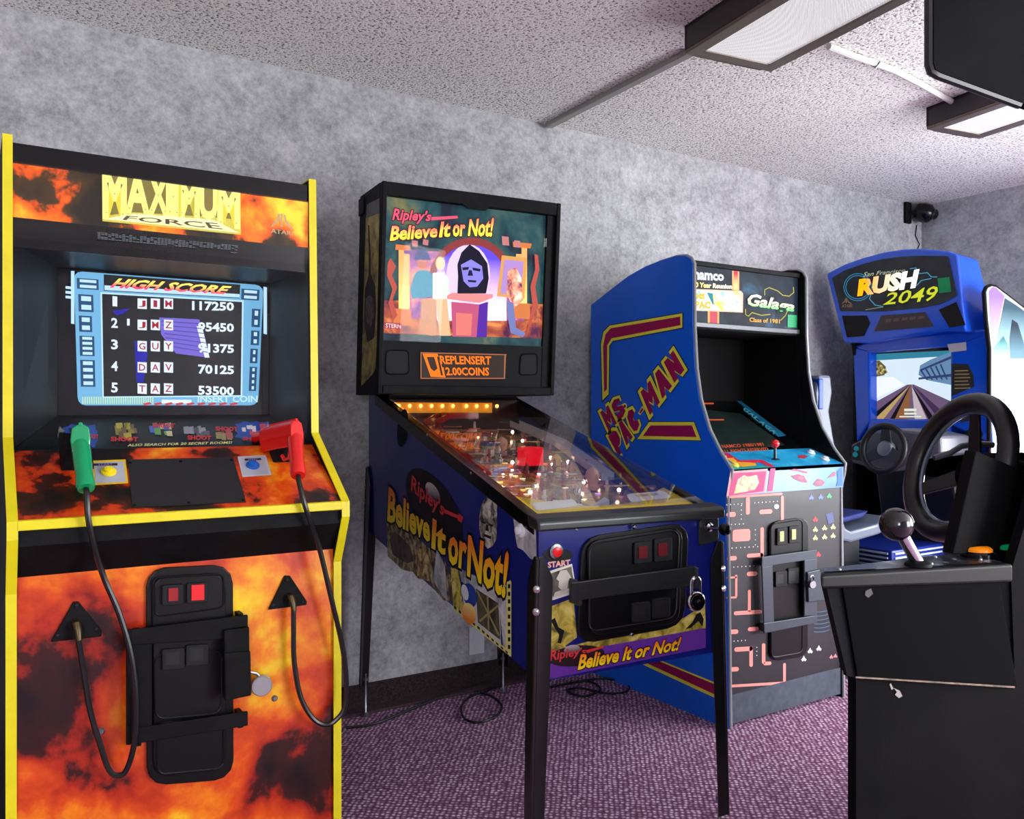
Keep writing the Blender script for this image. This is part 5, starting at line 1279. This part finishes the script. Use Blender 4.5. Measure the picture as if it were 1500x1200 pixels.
def sprites(name, pts, col, s_=4.0):
    b_ = B()
    for x_, y_ in pts:
        cx, cy = c6(x_, y_); b_.ngon([PLo(cx+s_*q, cy+s_*r_, .001) for q, r_ in ((0, -1.2), (.5, -.2), (1, .2), (.5, 1), (0, .5), (-.5, 1), (-1, .2), (-.5, -.2))])
    ob(name, b_, print_mat(col), lo, kind='stuff')
sprites('sprite_print', [(460, 242), (498, 240)], (110, 130, 220)); sprites('sprite_print', [(532, 236)], (80, 180, 120)); sprites('sprite_print', [(476, 330), (488, 470)], (214, 60, 70))
sprites('sprite_print', [(476, 370), (513, 364), (547, 360), (476, 404), (513, 400), (547, 395)], (206, 200, 140)); sprites('sprite_print', [(455, 856), (490, 846), (430, 888)], (220, 220, 224)); sprites('sprite_print', [(540, 880), (556, 876)], (200, 130, 130), 3)
decal('sprite_block', [c6(*p) for p in ((518, 310), (544, 300), (552, 340), (528, 350))], PLo, print_mat((70, 84, 130)), lo, .001)
arcs = B()
for k in range(6):
    arcs.tube([PLo(*c6(470+62*t/6, 700+k*16-4*sin(pi*t/6)*-1-8*(t/6)), .001) for t in range(7)], .0012, 4)
ob('beam_print', arcs, print_mat((70, 120, 160)), lo, kind='stuff')
# coin door and welded frame
cdk = raised('coin_door', [c6(285, 340), c6(440, 318), c6(438, 875), c6(288, 898)], PLo, COIN, pac, .010, .25)
bead([c6(298, 350), c6(425, 330), c6(424, 862), c6(300, 884)], PLo, cdk, .002, .011)
coin_slot(*c6(338, 398), 15, 25, .8, PLo, cdk, .010, mat('pale_coin_button', (170, 176, 120), rough=.3, emit=.1), .4, .6)
coin_slot(*c6(386, 390), 15, 25, .8, PLo, cdk, .010, mat('pale_coin_button', (170, 176, 120)), .4, .6)
coin_slot(*c6(334, 568), 17, 23, .8, PLo, cdk, .010); coin_slot(*c6(383, 555), 16, 23, .8, PLo, cdk, .010)
SFR = mat('welded_frame_grey', (64, 70, 80), rough=.4, metal=.3)
def fbar(q): return ob('security_frame', B().prism([PLo(*c6(*p), .028) for p in q], (0, -.006, 0)), SFR, pac, bevel=.002)
fbar(((258, 480), (478, 450), (478, 486), (258, 520))); fbar(((265, 745), (478, 712), (478, 742), (268, 785)))
fbar(((258, 520), (300, 512), (306, 740), (266, 745))); fbar(((428, 492), (478, 486), (478, 712), (428, 716)))
ob('frame_hasp', B().prism([PLo(*c6(*p), .034) for p in ((436, 540), (520, 520), (520, 650), (440, 660))], (0, -.012, 0)), SFR, pac, bevel=.003)
for q in ((270, 500), (274, 760), (462, 470), (462, 725)):
    ob('stand_off', B().box(PLo(*c6(*q), 0)-Vector((.008, 0, .01)), PLo(*c6(*q), .028)+Vector((.008, 0, .01))), SFR, pac)
kf = Frame(PK.M @ PLo(*c6(462, 590), .060))
t = thing('hasp_padlock', kf, 'small steel padlock on the coin door frame of the blue cabinet', 'padlock')
ob('body', B().lathe([(.013, -.008), (.015, -.005), (.015, .005), (.013, .008)], (0, 0, 0), (-.3, -1, 0), 16), STEEL, t, smooth=True)
ob('shackle', B().tube([(-.009, 0, .01)] + [(-.009*cos(a_*pi/6), 0, .024+.009*sin(a_*pi/6)) for a_ in range(7)] + [(.009, 0, .01)], .003, 6), CHROME, t, smooth=True)
for sx in (-1, 1): ob('foot', B().box((sx*(HX2-.06), yl_+.02, 0), (sx*(HX2-.03), yl_+.08, .012)), BLK, pac)

# ================================================================== blue sit-down racing cabinet in the corner
RC = Frame((4.10, 2.52, 0))
race = thing('racing_cabinet', RC, 'glossy blue sit-down racing arcade machine in the far corner with a lit sign', 'arcade cabinet')
RBL = mat('racing_blue_shell', (14, 84, 220), rough=.16, coat=.6)
RDK = mat('racing_dark_trim', (18, 20, 26), rough=.35)
def c7(x, y): return (1180+x/3.528, 340+y/3.528)
def c8(x, y): return (1180+x/3.75, 540+y/3.75)
XH = 3.85-4.10; XB = 3.91-4.10; XS = 3.97-4.10
PH = RC.X(XH); PBz = RC.X(XB); PSr = RC.X(XS)
hp = [PH(*c7(*p)) for p in ((105, 215), (200, 165), (300, 130), (400, 103), (500, 88), (600, 84), (740, 97), (785, 116), (832, 516), (720, 512), (560, 535), (330, 573), (195, 572))]
zt = max(p.z for p in hp); zb_ = min(p.z for p in hp)
b = B(); n = len(hp)
rear = [p+Vector((.16+.12*(zt-p.z)/(zt-zb_), 0, -.01)) for p in hp]
b.add(hp+rear, [list(range(n)), list(range(2*n-1, n-1, -1))] + [[i, i+n, (i+1) % n+n, (i+1) % n] for i in range(n)])
head = ob('sign_shell', b, RBL, race, bevel=.012, seg=3)
SGN = ramp_mat('sign_face', [(.3, (34, 36, 40)), (.7, (52, 54, 58))], 4, 2, emit=.35, rough=.3)
sg = decal('sign_face', [c7(*p) for p in ((138, 238), (200, 200), (300, 165), (400, 140), (500, 127), (620, 122), (738, 125), (784, 328), (700, 372), (600, 392), (400, 410), (182, 410))], PH, SGN, head, .002, .003)
for pts in (((190, 432), (318, 432), (334, 470), (302, 538), (215, 545)), ((690, 402), (780, 362), (828, 480), (745, 494))):
    decal('speaker_grille', [c7(*p) for p in pts], PH, mat('speaker_cloth', (8, 8, 10), rough=.9, bump=.6, bscale=300), head, .001, .003)
decal('badge_plate', [c7(*p) for p in ((392, 432), (618, 414), (664, 488), (355, 514))], PH, print_mat((66, 60, 62)), head, .002, .002)
decals('badge_marks', [[c7(415+k*42, 450-k*4), c7(445+k*42, 447-k*4), c7(440+k*42, 464-k*4), c7(410+k*42, 467-k*4)] for k in range(5)], PH, print_mat((104, 88, 76)), head, .005)
RE = .9
for k in range(2):
    ring = B()
    ring.tube([PH(*c7(270+(72-k*10)*cos(2*pi*i/24), 285+(70-k*10)*sin(2*pi*i/24)), .006) for i in range(24)], .0022, 5, closed=True)
    ob('ring_print', ring, print_mat((70, 160, 210), .5), sg, smooth=True)
otext('RUSH', [c7(275, 250), c7(580, 198), c7(570, 282), c7(275, 326)], PH, grad_mat('rush_ink', (250, 250, 240), (250, 176, 10), RE, axis=1), print_mat((20, 20, 24), .1), sg, bold=.06, ob_=.03, shear=.1, lift=.007)
otext('2049', [c7(410, 318), c7(684, 278), c7(680, 352), c7(402, 376)], PH, print_mat((214, 220, 50), RE), print_mat((30, 60, 30), .1), sg, bold=.01, ob_=.04, shear=.2, lift=.009)
text('San Francisco', [c7(298, 208), c7(515, 188), c7(515, 206), c7(298, 232)], PH, print_mat((206, 220, 190), RE*.8), sg, bold=.0, shear=.35, lift=.007)
for pts in ([(540, 190), (570, 185), (590, 215), (630, 210), (650, 232), (680, 232)], [(340, 320), (330, 345), (360, 378), (400, 385)], [(570, 280), (600, 250), (650, 240)]):
    ob('bolt_print', B().tube([PH(*c7(*p), .006) for p in pts], .0022, 5), print_mat((90, 180, 220), .6), sg)
decal('licence_sticker', [c7(682, 240), c7(744, 232), c7(752, 308), c7(690, 316)], PH, print_mat((24, 140, 84), .1), sg, .006)
decals('maker_mark', [[c7(207, 340), c7(214, 340), c7(214, 365), c7(207, 365)], [c7(203, 345), c7(206, 345), c7(205, 360), c7(188, 372), c7(190, 366), c7(202, 355)], [c7(216, 345), c7(219, 346), c7(222, 358), c7(238, 368), c7(238, 374), c7(218, 362)]], PH, print_mat((210, 170, 140), .2), sg, .006)
text('ATARI', [c7(188, 375), c7(240, 373), c7(240, 388), c7(188, 390)], PH, print_mat((210, 170, 140), .2), sg, bold=.02, lift=.006)
decals('caption_line', [[c7(310, 400), c7(400, 385), c7(400, 389), c7(310, 404)]], PH, print_mat((200, 206, 200), .3), sg, .006)
# monitor housing: frame round the tube
def fr_part(name, pts, x1=.70, m=RBL, P=PBz, bev=.010):
    p3 = [P(*c7(*p)) for p in pts]
    return ob(name, B().prism(p3, (x1-P.p0.x, 0, 0)), m, race, bevel=bev)
fr_part('bezel', [(240, 590), (330, 610), (334, 985), (262, 1090)], .10)
fr_part('bezel', [(748, 590), (905, 540), (940, 530), (952, 700), (968, 1100), (748, 1000)], .10)
fr_part('bezel', [(240, 590), (360, 560), (700, 520), (940, 500), (940, 540), (748, 592), (330, 625)], .10)
fr_part('bezel', [(334, 966), (748, 966), (748, 1040), (300, 1060)], .10)
p_l = PBz(*c7(248, 1000)); p_r = PBz(*c7(955, 1000))
ob('housing', B().box((.0, p_r.y, .85), (.66, p_l.y, 1.62)), RBL, race, bevel=.02)
crt = ob('picture_tube', B().box((XS, p_r.y+.02, 1.05), (.0, p_l.y-.02, 1.45)), TUBE, race)
SR = 1.0
sqr = [c7(330, 632), c7(752, 612), c7(752, 968), c7(335, 968)]
fr_ = quad_fn(sqr)
def q4(*uv): return [fr_(*p) for p in uv]
decal('screen_picture', sqr, PSr, print_mat((214, 232, 246), SR), crt, .001)
decal('screen_cyan_band', q4((0, 0), (1, 0), (1, .08), (0, .1)), PSr, print_mat((60, 150, 180), SR*.7), crt, .0014)  # cyan strip paints in a reflection along the tube's top edge
def sp(name, uv, c, l, e=SR): return decal(name, q4(*uv), PSr, print_mat(c, e), crt, l)
sp('screen_bank', ((0, .12), (.12, .1), (.2, .2), (.18, .33), (0, .36)), (120, 110, 50), .0016, .7)
decal('screen_trees', q4((0, .15), (.08, .12), (.2, .22), (.22, .30), (0, .34)), PSr, ramp_mat('screen_trees_ink', [(.4, (40, 50, 30)), (.5, (150, 130, 60)), (.65, (230, 220, 160))], 60, 4, emit=.7), crt, .0018)
sp('screen_wall', ((0, .36), (.3, .36), (.42, .48), (0, .72)), (240, 246, 250), .0018)
sp('screen_bridge', ((.62, .2), (.75, .12), (1, .02), (1, .5), (.7, .42), (.6, .34)), (110, 150, 190), .0018, .8)
decals('screen_truss', [q4((.62+.06*k, .28-.02*k), (.64+.06*k, .27-.02*k), (.72+.06*k, .42), (.70+.06*k, .42)) for k in range(5)] + [q4((.62, .26), (1, .08), (1, .12), (.62, .29)), q4((.6, .38), (1, .34), (1, .38), (.6, .41))], PSr, print_mat((60, 80, 130), .6), crt, .0022)
sp('screen_road', ((.46, .48), (.54, .48), (1, .74), (1, 1), (0, 1), (0, .78)), (120, 96, 130), .0024, .75)
for u0, u1, v0, v1, c in ((.49, .495, .0, .16, (200, 170, 110)), (.505, .51, .30, .46, (150, 100, 60)), (.515, .52, .55, .7, (206, 190, 200)), (.48, .485, -.25, -.05, (60, 46, 70)), (.525, .53, .85, 1.0, (70, 50, 90))):
    sp('screen_lane', ((u0, .49), (u1, .49), (v1, 1), (max(0, v0), 1)), c, .0028, .8)
decals('screen_lane_line', [q4((.497, .49), (.502, .49), (.30, 1), (.24, 1)), q4((.51, .49), (.513, .49), (.80, 1), (.72, 1)), q4((.49, .49), (.493, .49), (.05, 1), (.0, .97))], PSr, print_mat((40, 28, 44), .3), crt, .0030)
decals('screen_caption', [q4((.42, .84), (.57, .84), (.57, .88), (.42, .88)), q4((.42, .9), (.57, .9), (.57, .93), (.42, .93)), q4((.36, .95), (.63, .95), (.63, .97), (.36, .97))], PSr, print_mat((220, 226, 210), SR), crt, .0034)
PBq = PBz
decal('instruction_card', [c7(*p) for p in ((755, 680), (840, 682), (868, 740), (870, 800), (755, 848))], PBq, print_mat((40, 42, 44)), race, .002)
decals('card_lines', [[c7(770, 715+k*18), c7(840+(k % 3)*6, 713+k*18), c7(840+(k % 3)*6, 719+k*18), c7(770, 721+k*18)] for k in range(6)], PBq, print_mat((160, 140, 90)), race, .003)
decal('name_tag', [c7(*p) for p in ((732, 580), (830, 568), (832, 612), (745, 622))], PBq, print_mat((190, 192, 200)), race, .004)
decal('card_bottom', [c7(*p) for p in ((800, 940), (862, 925), (850, 975), (800, 985))], PBq, print_mat((46, 50, 60)), race, .002)
# keyed recess low on the right bezel
kb = B(); kb.disc_px(PBq, *c7(868, 1045), 14, 8, 18, .002); ob('key_recess', kb, RDK, race)
# dashboard with the wheel
DG = mat('dash_grey', (96, 98, 110), rough=.4)
xd = 3.66-4.10
PD = RC.X(xd)
dl = PD(1244, 650); dr = PD(1375, 650)
dash = ob('dashboard', B().prism([PD(*c8(*p)) for p in ((245, 420), (300, 392), (380, 345), (470, 330), (620, 345), (740, 372), (745, 470), (560, 540), (420, 570), (250, 515))], (.24, 0, 0)), DG, race, bevel=.012)
decal('dash_panel', [c8(*p) for p in ((252, 432), (300, 402), (310, 508), (252, 500))], PD, RDK, dash, .002, .003)
for (x_, y_, c) in ((282, 440, (30, 150, 160)), (275, 472, (30, 160, 170)), (330, 420, (20, 110, 140)), (338, 478, (226, 190, 40))):
    ob('view_button', B().lathe([(.014, 0), (.012, .008), (.008, .010)], PD(*c8(x_, y_), .003), (-1, 0, 0), 14), mat('dash_btn_%d_%d' % (c[0], c[1]), c, rough=.3, emit=.15), dash, smooth=True)
def wheel(name, parent, c, n, R, r, rim_m, spoke_m, hub_m, hub_r, spokes, dish=.03, inner=None, spoke_w=.02):
    """steering wheel: rim ring, spokes, hub; n points at the driver"""
    n = Vector(n).normalized(); s_ = n.cross(Vector((0, 0, 1))).normalized(); u_ = s_.cross(n)
    w_ = ob(name, B().tube([c+(s_*cos(2*pi*k/48)+u_*sin(2*pi*k/48))*R for k in range(48)], r, 14, closed=True), rim_m, parent, smooth=True)
    hc = c-n*dish
    for a_ in spokes:
        d_ = s_*cos(a_)+u_*sin(a_); q_ = n.cross(d_)
        ob('spoke', B().prism([hc+d_*hub_r*.6-q_*spoke_w, c+d_*(R-r*.5)-q_*spoke_w*.7, c+d_*(R-r*.5)+q_*spoke_w*.7, hc+d_*hub_r*.6+q_*spoke_w], -n*.008), spoke_m, w_, bevel=.002)
    ob('hub', B().lathe([(hub_r*1.05, -.02), (hub_r, 0), (hub_r*.85, .008), (hub_r*.4, .010), (0, .010)], hc, n, 20), hub_m, w_, smooth=True)
    if inner: ob('rim_band', B().tube([c-n*r*.3+(s_*cos(2*pi*k/48)+u_*sin(2*pi*k/48))*(R-r*1.02) for k in range(48)], r*.28, 8, closed=True), inner, w_, smooth=True)
    return w_, hc
wc = RC.X(3.60-4.10)(*c8(428, 440))
RUBW = mat('wheel_rubber', (22, 22, 25), rough=.4)
wh, hc = wheel('steering_wheel', race, wc, (-1, 0, .15), .107, .015, RUBW, mat('spoke_grey', (58, 60, 66), rough=.4), mat('hub_silver', (160, 162, 168), rough=.35, metal=.7), .04, (radians(90), radians(210), radians(330)), .01, None, .03)
ob('steering_column', B().tube([hc, hc+Vector((.10, 0, -.015))], .035, 14), RDK, race, smooth=True)
# pedestal, base platform, seat
ob('pedestal', B().prism([(-.30, dr.y+.02, .86), (.05, dr.y+.02, .86), (.05, dr.y+.02, .0), (-.12, dr.y+.02, 0.0)], (0, dl.y-dr.y-.06, 0)), RDK, race, bevel=.01)
ob('base', B().box((-1.10, 2.27-2.52, 0), (-.10, 2.90-2.52, .40)), RDK, race, bevel=.01)
bt = ob('base_rail', B().box((-1.08, 2.262-2.52, .40), (-.35, 2.30-2.52, .46)), mat('rail_slate', (60, 72, 96), rough=.3), race, bevel=.008)
PT2 = RC.Z(.402)
ob('foot_tray', B().box((-.62, 2.31-2.52, .40), (-.14, 2.88-2.52, .50)), mat('tray_blue', (24, 44, 140), rough=.3), race, bevel=.01)
for k in range(4):
    ob('tray_stripe', B().box((-.625, 2.33-2.52, .42+k*.02), (-.618, 2.86-2.52, .428+k*.02)), print_mat((200, 214, 236)), race)
for k in range(4):
    ob('tray_stripe', B().box((-.60, 2.306-2.52, .42+k*.02), (-.16, 2.312-2.52, .428+k*.02)), print_mat((200, 214, 236)), race)
SHELL = mat('seat_shell_grey', (98, 108, 126), rough=.4, coat=.3)
ins = [(3.085, 1.275), (3.095, 1.20), (3.075, 1.12), (3.12, .95), (3.155, .84), (3.165, .66), (3.185, .62), (3.22, .605), (3.40, .622), (3.52, .65)]
outl = [(3.54, .62), (3.42, .575), (3.22, .555), (3.15, .57), (3.115, .64), (3.10, .84), (3.06, .95), (3.0, 1.12), (2.99, 1.20), (3.01, 1.275)]
seat = ob('seat', B().prism([(x-4.10, 2.33-2.52, z) for x, z in ins+outl], (0, .48, 0)), SHELL, race, bevel=.012)
cush = [(x+.025, z+.0) for x, z in ins[2:]]
ob('cushion', B().prism([(x-4.10, 2.40-2.52, z+.02) for x, z in ins[2:9]] + [(x+.05-4.10, 2.40-2.52, z+.05) for x, z in ins[2:9][::-1]], (0, .34, 0)), mat('cushion_navy', (20, 36, 110), rough=.7), seat, bevel=.01)
ob('headrest_band', B().box((3.002-4.10, 2.325-2.52, 1.13), (3.03-4.10, 2.815-2.52, 1.26)), mat('headrest_blue', (16, 70, 170), rough=.4), seat, bevel=.006)
ob('seat_stem', B().box((3.12-4.10, 2.42-2.52, .40), (3.40-4.10, 2.72-2.52, .565)), RDK, race)

# wooden flanks of the cabinet with their print
def c9(x, y): return (1400+x/3.75, 380+y/3.75)
yF = p_r.y-.004
PFk = RC.Y(yF)
fl_px = [c9(196, 490), c9(178, 330), c9(168, 180), c9(178, 156), c9(200, 145), c9(225, 150), c9(300, 207), c9(375, 265)]
fk = [PFk(*p) for p in fl_px]
sl_ = (fk[-1].z-fk[-2].z)/(fk[-1].x-fk[-2].x)
xe = .74; fk.append(Vector((xe, yF, fk[-1].z+sl_*(xe-fk[-1].x))))
fk += [Vector((xe, yF, 0)), Vector((fk[0].x, yF, 0))]
FLK = mat('flank_white_laminate', (196, 200, 206), rough=.12, coat=.3)  # white base paints in the daylight glare over the lower panel
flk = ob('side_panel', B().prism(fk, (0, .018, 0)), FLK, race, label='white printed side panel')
ob('edge_molding', B().tube([p+Vector((-.003, .009, 0)) for p in [fk[-1]]+fk[0:9]], .010, 8), BLK, flk, smooth=True)
ob('side_panel', B().prism([p+Vector((0, p_l.y-p_r.y+.008, 0)) for p in fk], (0, -.018, 0)), BLK, race)
decal('flank_lilac', [c9(*p) for p in ((182, 175), (200, 152), (222, 156), (268, 200), (235, 360), (212, 480), (200, 420), (188, 300))], PFk, grad_mat('lilac_ink', (176, 160, 204), (136, 106, 176)), flk, .001)
decal('flank_picture', [c9(*p) for p in ((270, 212), (330, 250), (400, 300), (520, 395), (520, 560), (400, 572), (300, 560), (214, 560), (214, 490), (240, 370))], PFk, grad_mat('teal_fade_ink', (150, 190, 200), (46, 74, 88)), flk, .001)  # these inks pale downwards, painting in the daylight glare
decal('flank_peak', [c9(*p) for p in ((310, 330), (340, 350), (378, 470), (380, 545), (300, 545), (295, 440))], PFk, grad_mat('dark_teal_ink', (80, 120, 136), (18, 34, 46)), flk, .0016)
decal('flank_glow', [c9(*p) for p in ((215, 480), (262, 420), (292, 480), (296, 545), (215, 550))], PFk, grad_mat('green_teal_ink', (140, 186, 186), (40, 110, 112)), flk, .0014)

# ================================================================== black driving cabinet in the right foreground
A0 = Vector((1.344, 1.041, 0)); DA = radians(-12.5)
dd = Vector((cos(DA), sin(DA), 0)); dp = Vector((-sin(DA), cos(DA), 0))
DV = Frame(A0+dd*.6+dp*.3, DA)
drv = thing('driving_cabinet', DV, 'large black driving arcade cabinet with big steering wheel and ball shifter in right foreground', 'arcade cabinet')
yn = -.30
PD0 = DV.Y(yn)
DBK = mat('driving_black_laminate', (4, 4, 6), rough=.8, spec=.08, var=.2, vscale=7, bump=.15, bscale=300)
DPN = mat('driving_black_panel', (3, 3, 5), rough=.8, spec=.06)
h = [PD0(1368, 92), PD0(1371, 102), PD0(1380, 107), PD0(1500, 151), PD0(1560, 173)]
pL = PD0(1254, 994); pR = PD0(1488, 1008)
xT = PD0(1470, 830).x
sA, sB, sC = PD0(1481, 838), PD0(1508, 745), PD0(1535, 610)
side_poly = [(pL.x, 0), (pL.x, pL.z), (pR.x-.002, pR.z), (sA.x, sA.z), (sB.x, sB.z), (sC.x, sC.z), (.04, 1.45), (h[4].x, h[4].z), (h[3].x, h[3].z), (h[2].x, h[2].z), (h[1].x, h[1].z), (h[0].x, h[0].z), (h[0].x, 2.10), (.65, 2.10), (.65, 0)]
nearp = ob('side_panel', B().prism([(x, yn, z) for x, z in side_poly], (0, .022, 0)), DBK, drv)
ep_ = [(h[0].x, 2.10)]+[(q.x, q.z) for q in h[0:4]]
ob('edge_molding', B().tube([Vector((x-.001, yn+.011, z)) for x, z in ep_], .009, 8), mat('molding_dark', (30, 31, 34), rough=.35), nearp, smooth=True)
# the front of the cabinet runs off at an angle from the near flank
def wedge(name, x0, run, wd, z0, z1, m, xback=.64):
    ya = yn+.022
    pl2 = [(x0, ya), (x0+run, ya+wd), (xback, ya+wd), (xback, ya)]
    return ob(name, B().prism([(x, y, z0) for x, y in pl2], (0, 0, z1-z0)), m, drv)
hx = h[0].x
yb0 = yn+.022
b = B()
sgp = [Vector((hx+.02, yb0, 1.90)), Vector((h[3].x+.02, yb0, 1.88)), Vector((.60, yb0, 1.88)), Vector((.60, yb0, 2.08)), Vector((hx+.02, yb0, 2.08))]
sgq = [Vector((min(p.x+.22, .62), yb0+.15, p.z)) for p in sgp]
n = 5
b.add(sgp+sgq, [list(range(n)), list(range(2*n-1, n-1, -1))] + [[i, i+n, (i+1) % n+n, (i+1) % n] for i in range(n)])
ob('sign_box', b, DPN, drv)
wedge('monitor_shroud', -.01, .56, .37, .92, h[3].z+.045, DPN)
wedge('dash_body', -.06, .56, .37, 0, .92, DPN)
ob('side_panel', B().prism([(.50, yb0+.37, 0), (.65, yb0+.37, 0), (.65, yb0+.37, 2.10), (.45, yb0+.37, 2.10)], (0, .02, 0)), DBK, drv)
# console arm along the near side
lip = [PD0(*p) for p in ((1195, 841), (1477, 825), (1477, 852), (1197, 862))]
wa, wb_ = .035, .135
tl3 = [lip[0], lip[1], lip[1]+Vector((0, wb_, 0)), lip[0]+Vector((.03, wa, 0))]
bl3 = [lip[3], lip[2], lip[2]+Vector((0, wb_, 0)), lip[3]+Vector((.03, wa, 0))]
b = B().add(tl3+bl3, [(0, 1, 2, 3), (7, 6, 5, 4), (0, 4, 5, 1), (1, 5, 6, 2), (2, 6, 7, 3), (3, 7, 4, 0)])
for v in b.v: v.y -= .012
arm = ob('console_top', b, mat('console_top_black', (8, 8, 10), rough=.45, spec=.2), drv, bevel=.006, seg=3)
PTop = DV.plane(lip[0]+Vector((0, -.012, 0)), Vector((lip[1]-lip[0]).cross(Vector((0, 1, 0)))))
WORN = ramp_mat('worn_console_film', [(.40, (16, 16, 19)), (.52, (40, 44, 52)), (.6, (90, 96, 106)), (.72, (170, 176, 186))], 28, 6, rough=.3)
def top_pt(f, g): # f along, g across
    a_ = tl3[0]+(tl3[1]-tl3[0])*f; c_ = tl3[3]+(tl3[2]-tl3[3])*f
    return a_+(c_-a_)*g+Vector((0, 0, .0015))
ob('console_film', B().ngon([top_pt(.02, .1), top_pt(.99, .05), top_pt(.99, .92), top_pt(.02, .9)]), WORN, arm)
ob('console_film_patch', B().ngon([top_pt(.04, .15)+UP*.001, top_pt(.30, .1)+UP*.001, top_pt(.34, .85)+UP*.001, top_pt(.05, .85)+UP*.001]), mat('film_slate', (84, 96, 112), rough=.3), arm)
# front leg of the console and the proud trapezoid door
ob('console_post', B().prism([PD0(*p) for p in ((1211, 862), (1240, 862), (1262, 994), (1254, 994), (1241, 990))], (.02, .04, 0)), mat('post_charcoal', (22, 23, 27), rough=.8, spec=.1, bump=.3, bscale=250), drv)
door = ob('console_door', B().prism([PD0(*p) for p in ((1231, 858), (1460, 850), (1487, 1006), (1253, 992))], (0, -.006, 0)), DPN, drv, bevel=.0015)
ob('raw_edge', B().prism([PD0(*p, .0062) for p in ((1253, 991), (1486, 1005.5), (1486, 1008), (1253, 993.3))], (0, -.001, 0)), mat('raw_board_edge', (120, 104, 88), rough=.8, var=.5, vscale=60), door)
ob('base_box', B().prism([(pL.x+.001, yb0, 0), (pL.x+.40, yb0+.25, 0), (.0, yb0+.25, 0), (-.061, yb0, 0)], (0, 0, pL.z-.01)), DPN, drv)
ob('console_body', B().prism([PD0(*p)+Vector((0, .004, 0)) for p in ((1236, 856), (1500, 835), (1510, 1012), (1254, 996))], (0, .03, 0)), DPN, drv)
chips = [[(1305, 1001), (1309, 1009), (1306, 1011), (1303, 1003)], [(1309, 1008), (1318, 1012), (1322, 1020), (1317, 1023), (1311, 1018), (1314, 1014)], [(1268, 866), (1276, 862), (1279, 870), (1272, 876), (1267, 872)]]
decals('paint_chip', chips[:2], PD0, print_mat((150, 148, 140)), nearp, .0012)
decals('paint_chip', chips[2:], PD0, print_mat((60, 60, 64)), door, .0075)
# wing beside the dash
PW = DV.Y(yn+.07)
wing = ob('dash_wing', B().prism([PW(*p) for p in ((1430, 660), (1396, 812), (1600, 812), (1600, 733))], (0, .03, 0)), mat('wing_black_texture', (6, 6, 8), rough=.7, spec=.15, bump=.8, bscale=220), drv, bevel=.003)
# steering wheel, hub column
cw = DV.depth(1402, 684, 2.05)
nW = Vector((-cos(radians(18))*cos(radians(13)), cos(radians(18))*sin(radians(13)), sin(radians(18))))
wh2, hc2 = wheel('steering_wheel', drv, cw, nW, .163, .023, mat('big_wheel_rubber', (22, 22, 24), rough=.33), RDK, DPN, .05, (radians(-28), radians(208), radians(90-2)), .035, mat('wheel_inner_band', (120, 130, 150), rough=.25, metal=.6), .022)
ob('wheel_column', B().tube([hc2, hc2-nW*.06, hc2-nW*.26], [.05, .06, .075], 18), DPN, drv, smooth=True)
ob('dash_ledge', B().prism([DV.depth(*p, 2.22) for p in ((1350, 672), (1440, 663), (1440, 702), (1352, 699))], (.16, 0, 0)), DPN, drv, bevel=.006)
ob('dash_cowl', B().tube([DV.depth(*p, 2.2) for p in ((1368, 671), (1392, 664), (1408, 654), (1430, 650), (1455, 652))], .008, 8), mat('cowl_grey', (96, 98, 104), rough=.35), drv, smooth=True)
# gear shifter
kc = DV.depth(1313, 768, 1.68)
foot_ = DV.depth(1345, 826, 1.70)
shf = ob('gear_shifter', B().tube([foot_, foot_+(kc-foot_)*.9], .0125, 14), CHROME, drv, smooth=True)
ob('shifter_ball', B().sphere(kc, .0325, 24, 16), mat('shifter_ball_black', (14, 14, 15), rough=.14, coat=.5), shf, smooth=True)
ob('shifter_boot', B().lathe([(.026, 0), (.024, .006), (.014, .012)], foot_-Vector((0, 0, .004)), (0, 0, 1), 16), BLK, drv, smooth=True)
# lit buttons on the console
for (x_, y_, c) in ((1432, 806, (246, 140, 20)), (1481, 803, (0, 150, 90))):
    bpz = DV.Z(lip[1].z+.004)(x_, y_+8)
    hb2 = ob('button_bezel', B().lathe([(.034, -.02), (.034, .006), (.030, .010)], bpz, (0, 0, 1), 22), BLKG, drv, smooth=True)
    ob('lit_button', B().lathe([(.029, .008), (.029, .015), (.024, .019), (0, .020)], bpz, (0, 0, 1), 22), mat('lit_button_%d' % c[0], c, rough=.25, emit=.25), hb2, smooth=True)
for f_, g_ in ((.12, .3), (.62, .25), (.78, .8), (.93, .3)):
    ob('console_bolt', B().lathe([(.005, 0), (.004, .003), (.002, .004)], top_pt(f_, g_), (0, 0, 1), 10), STEEL, arm, smooth=True)
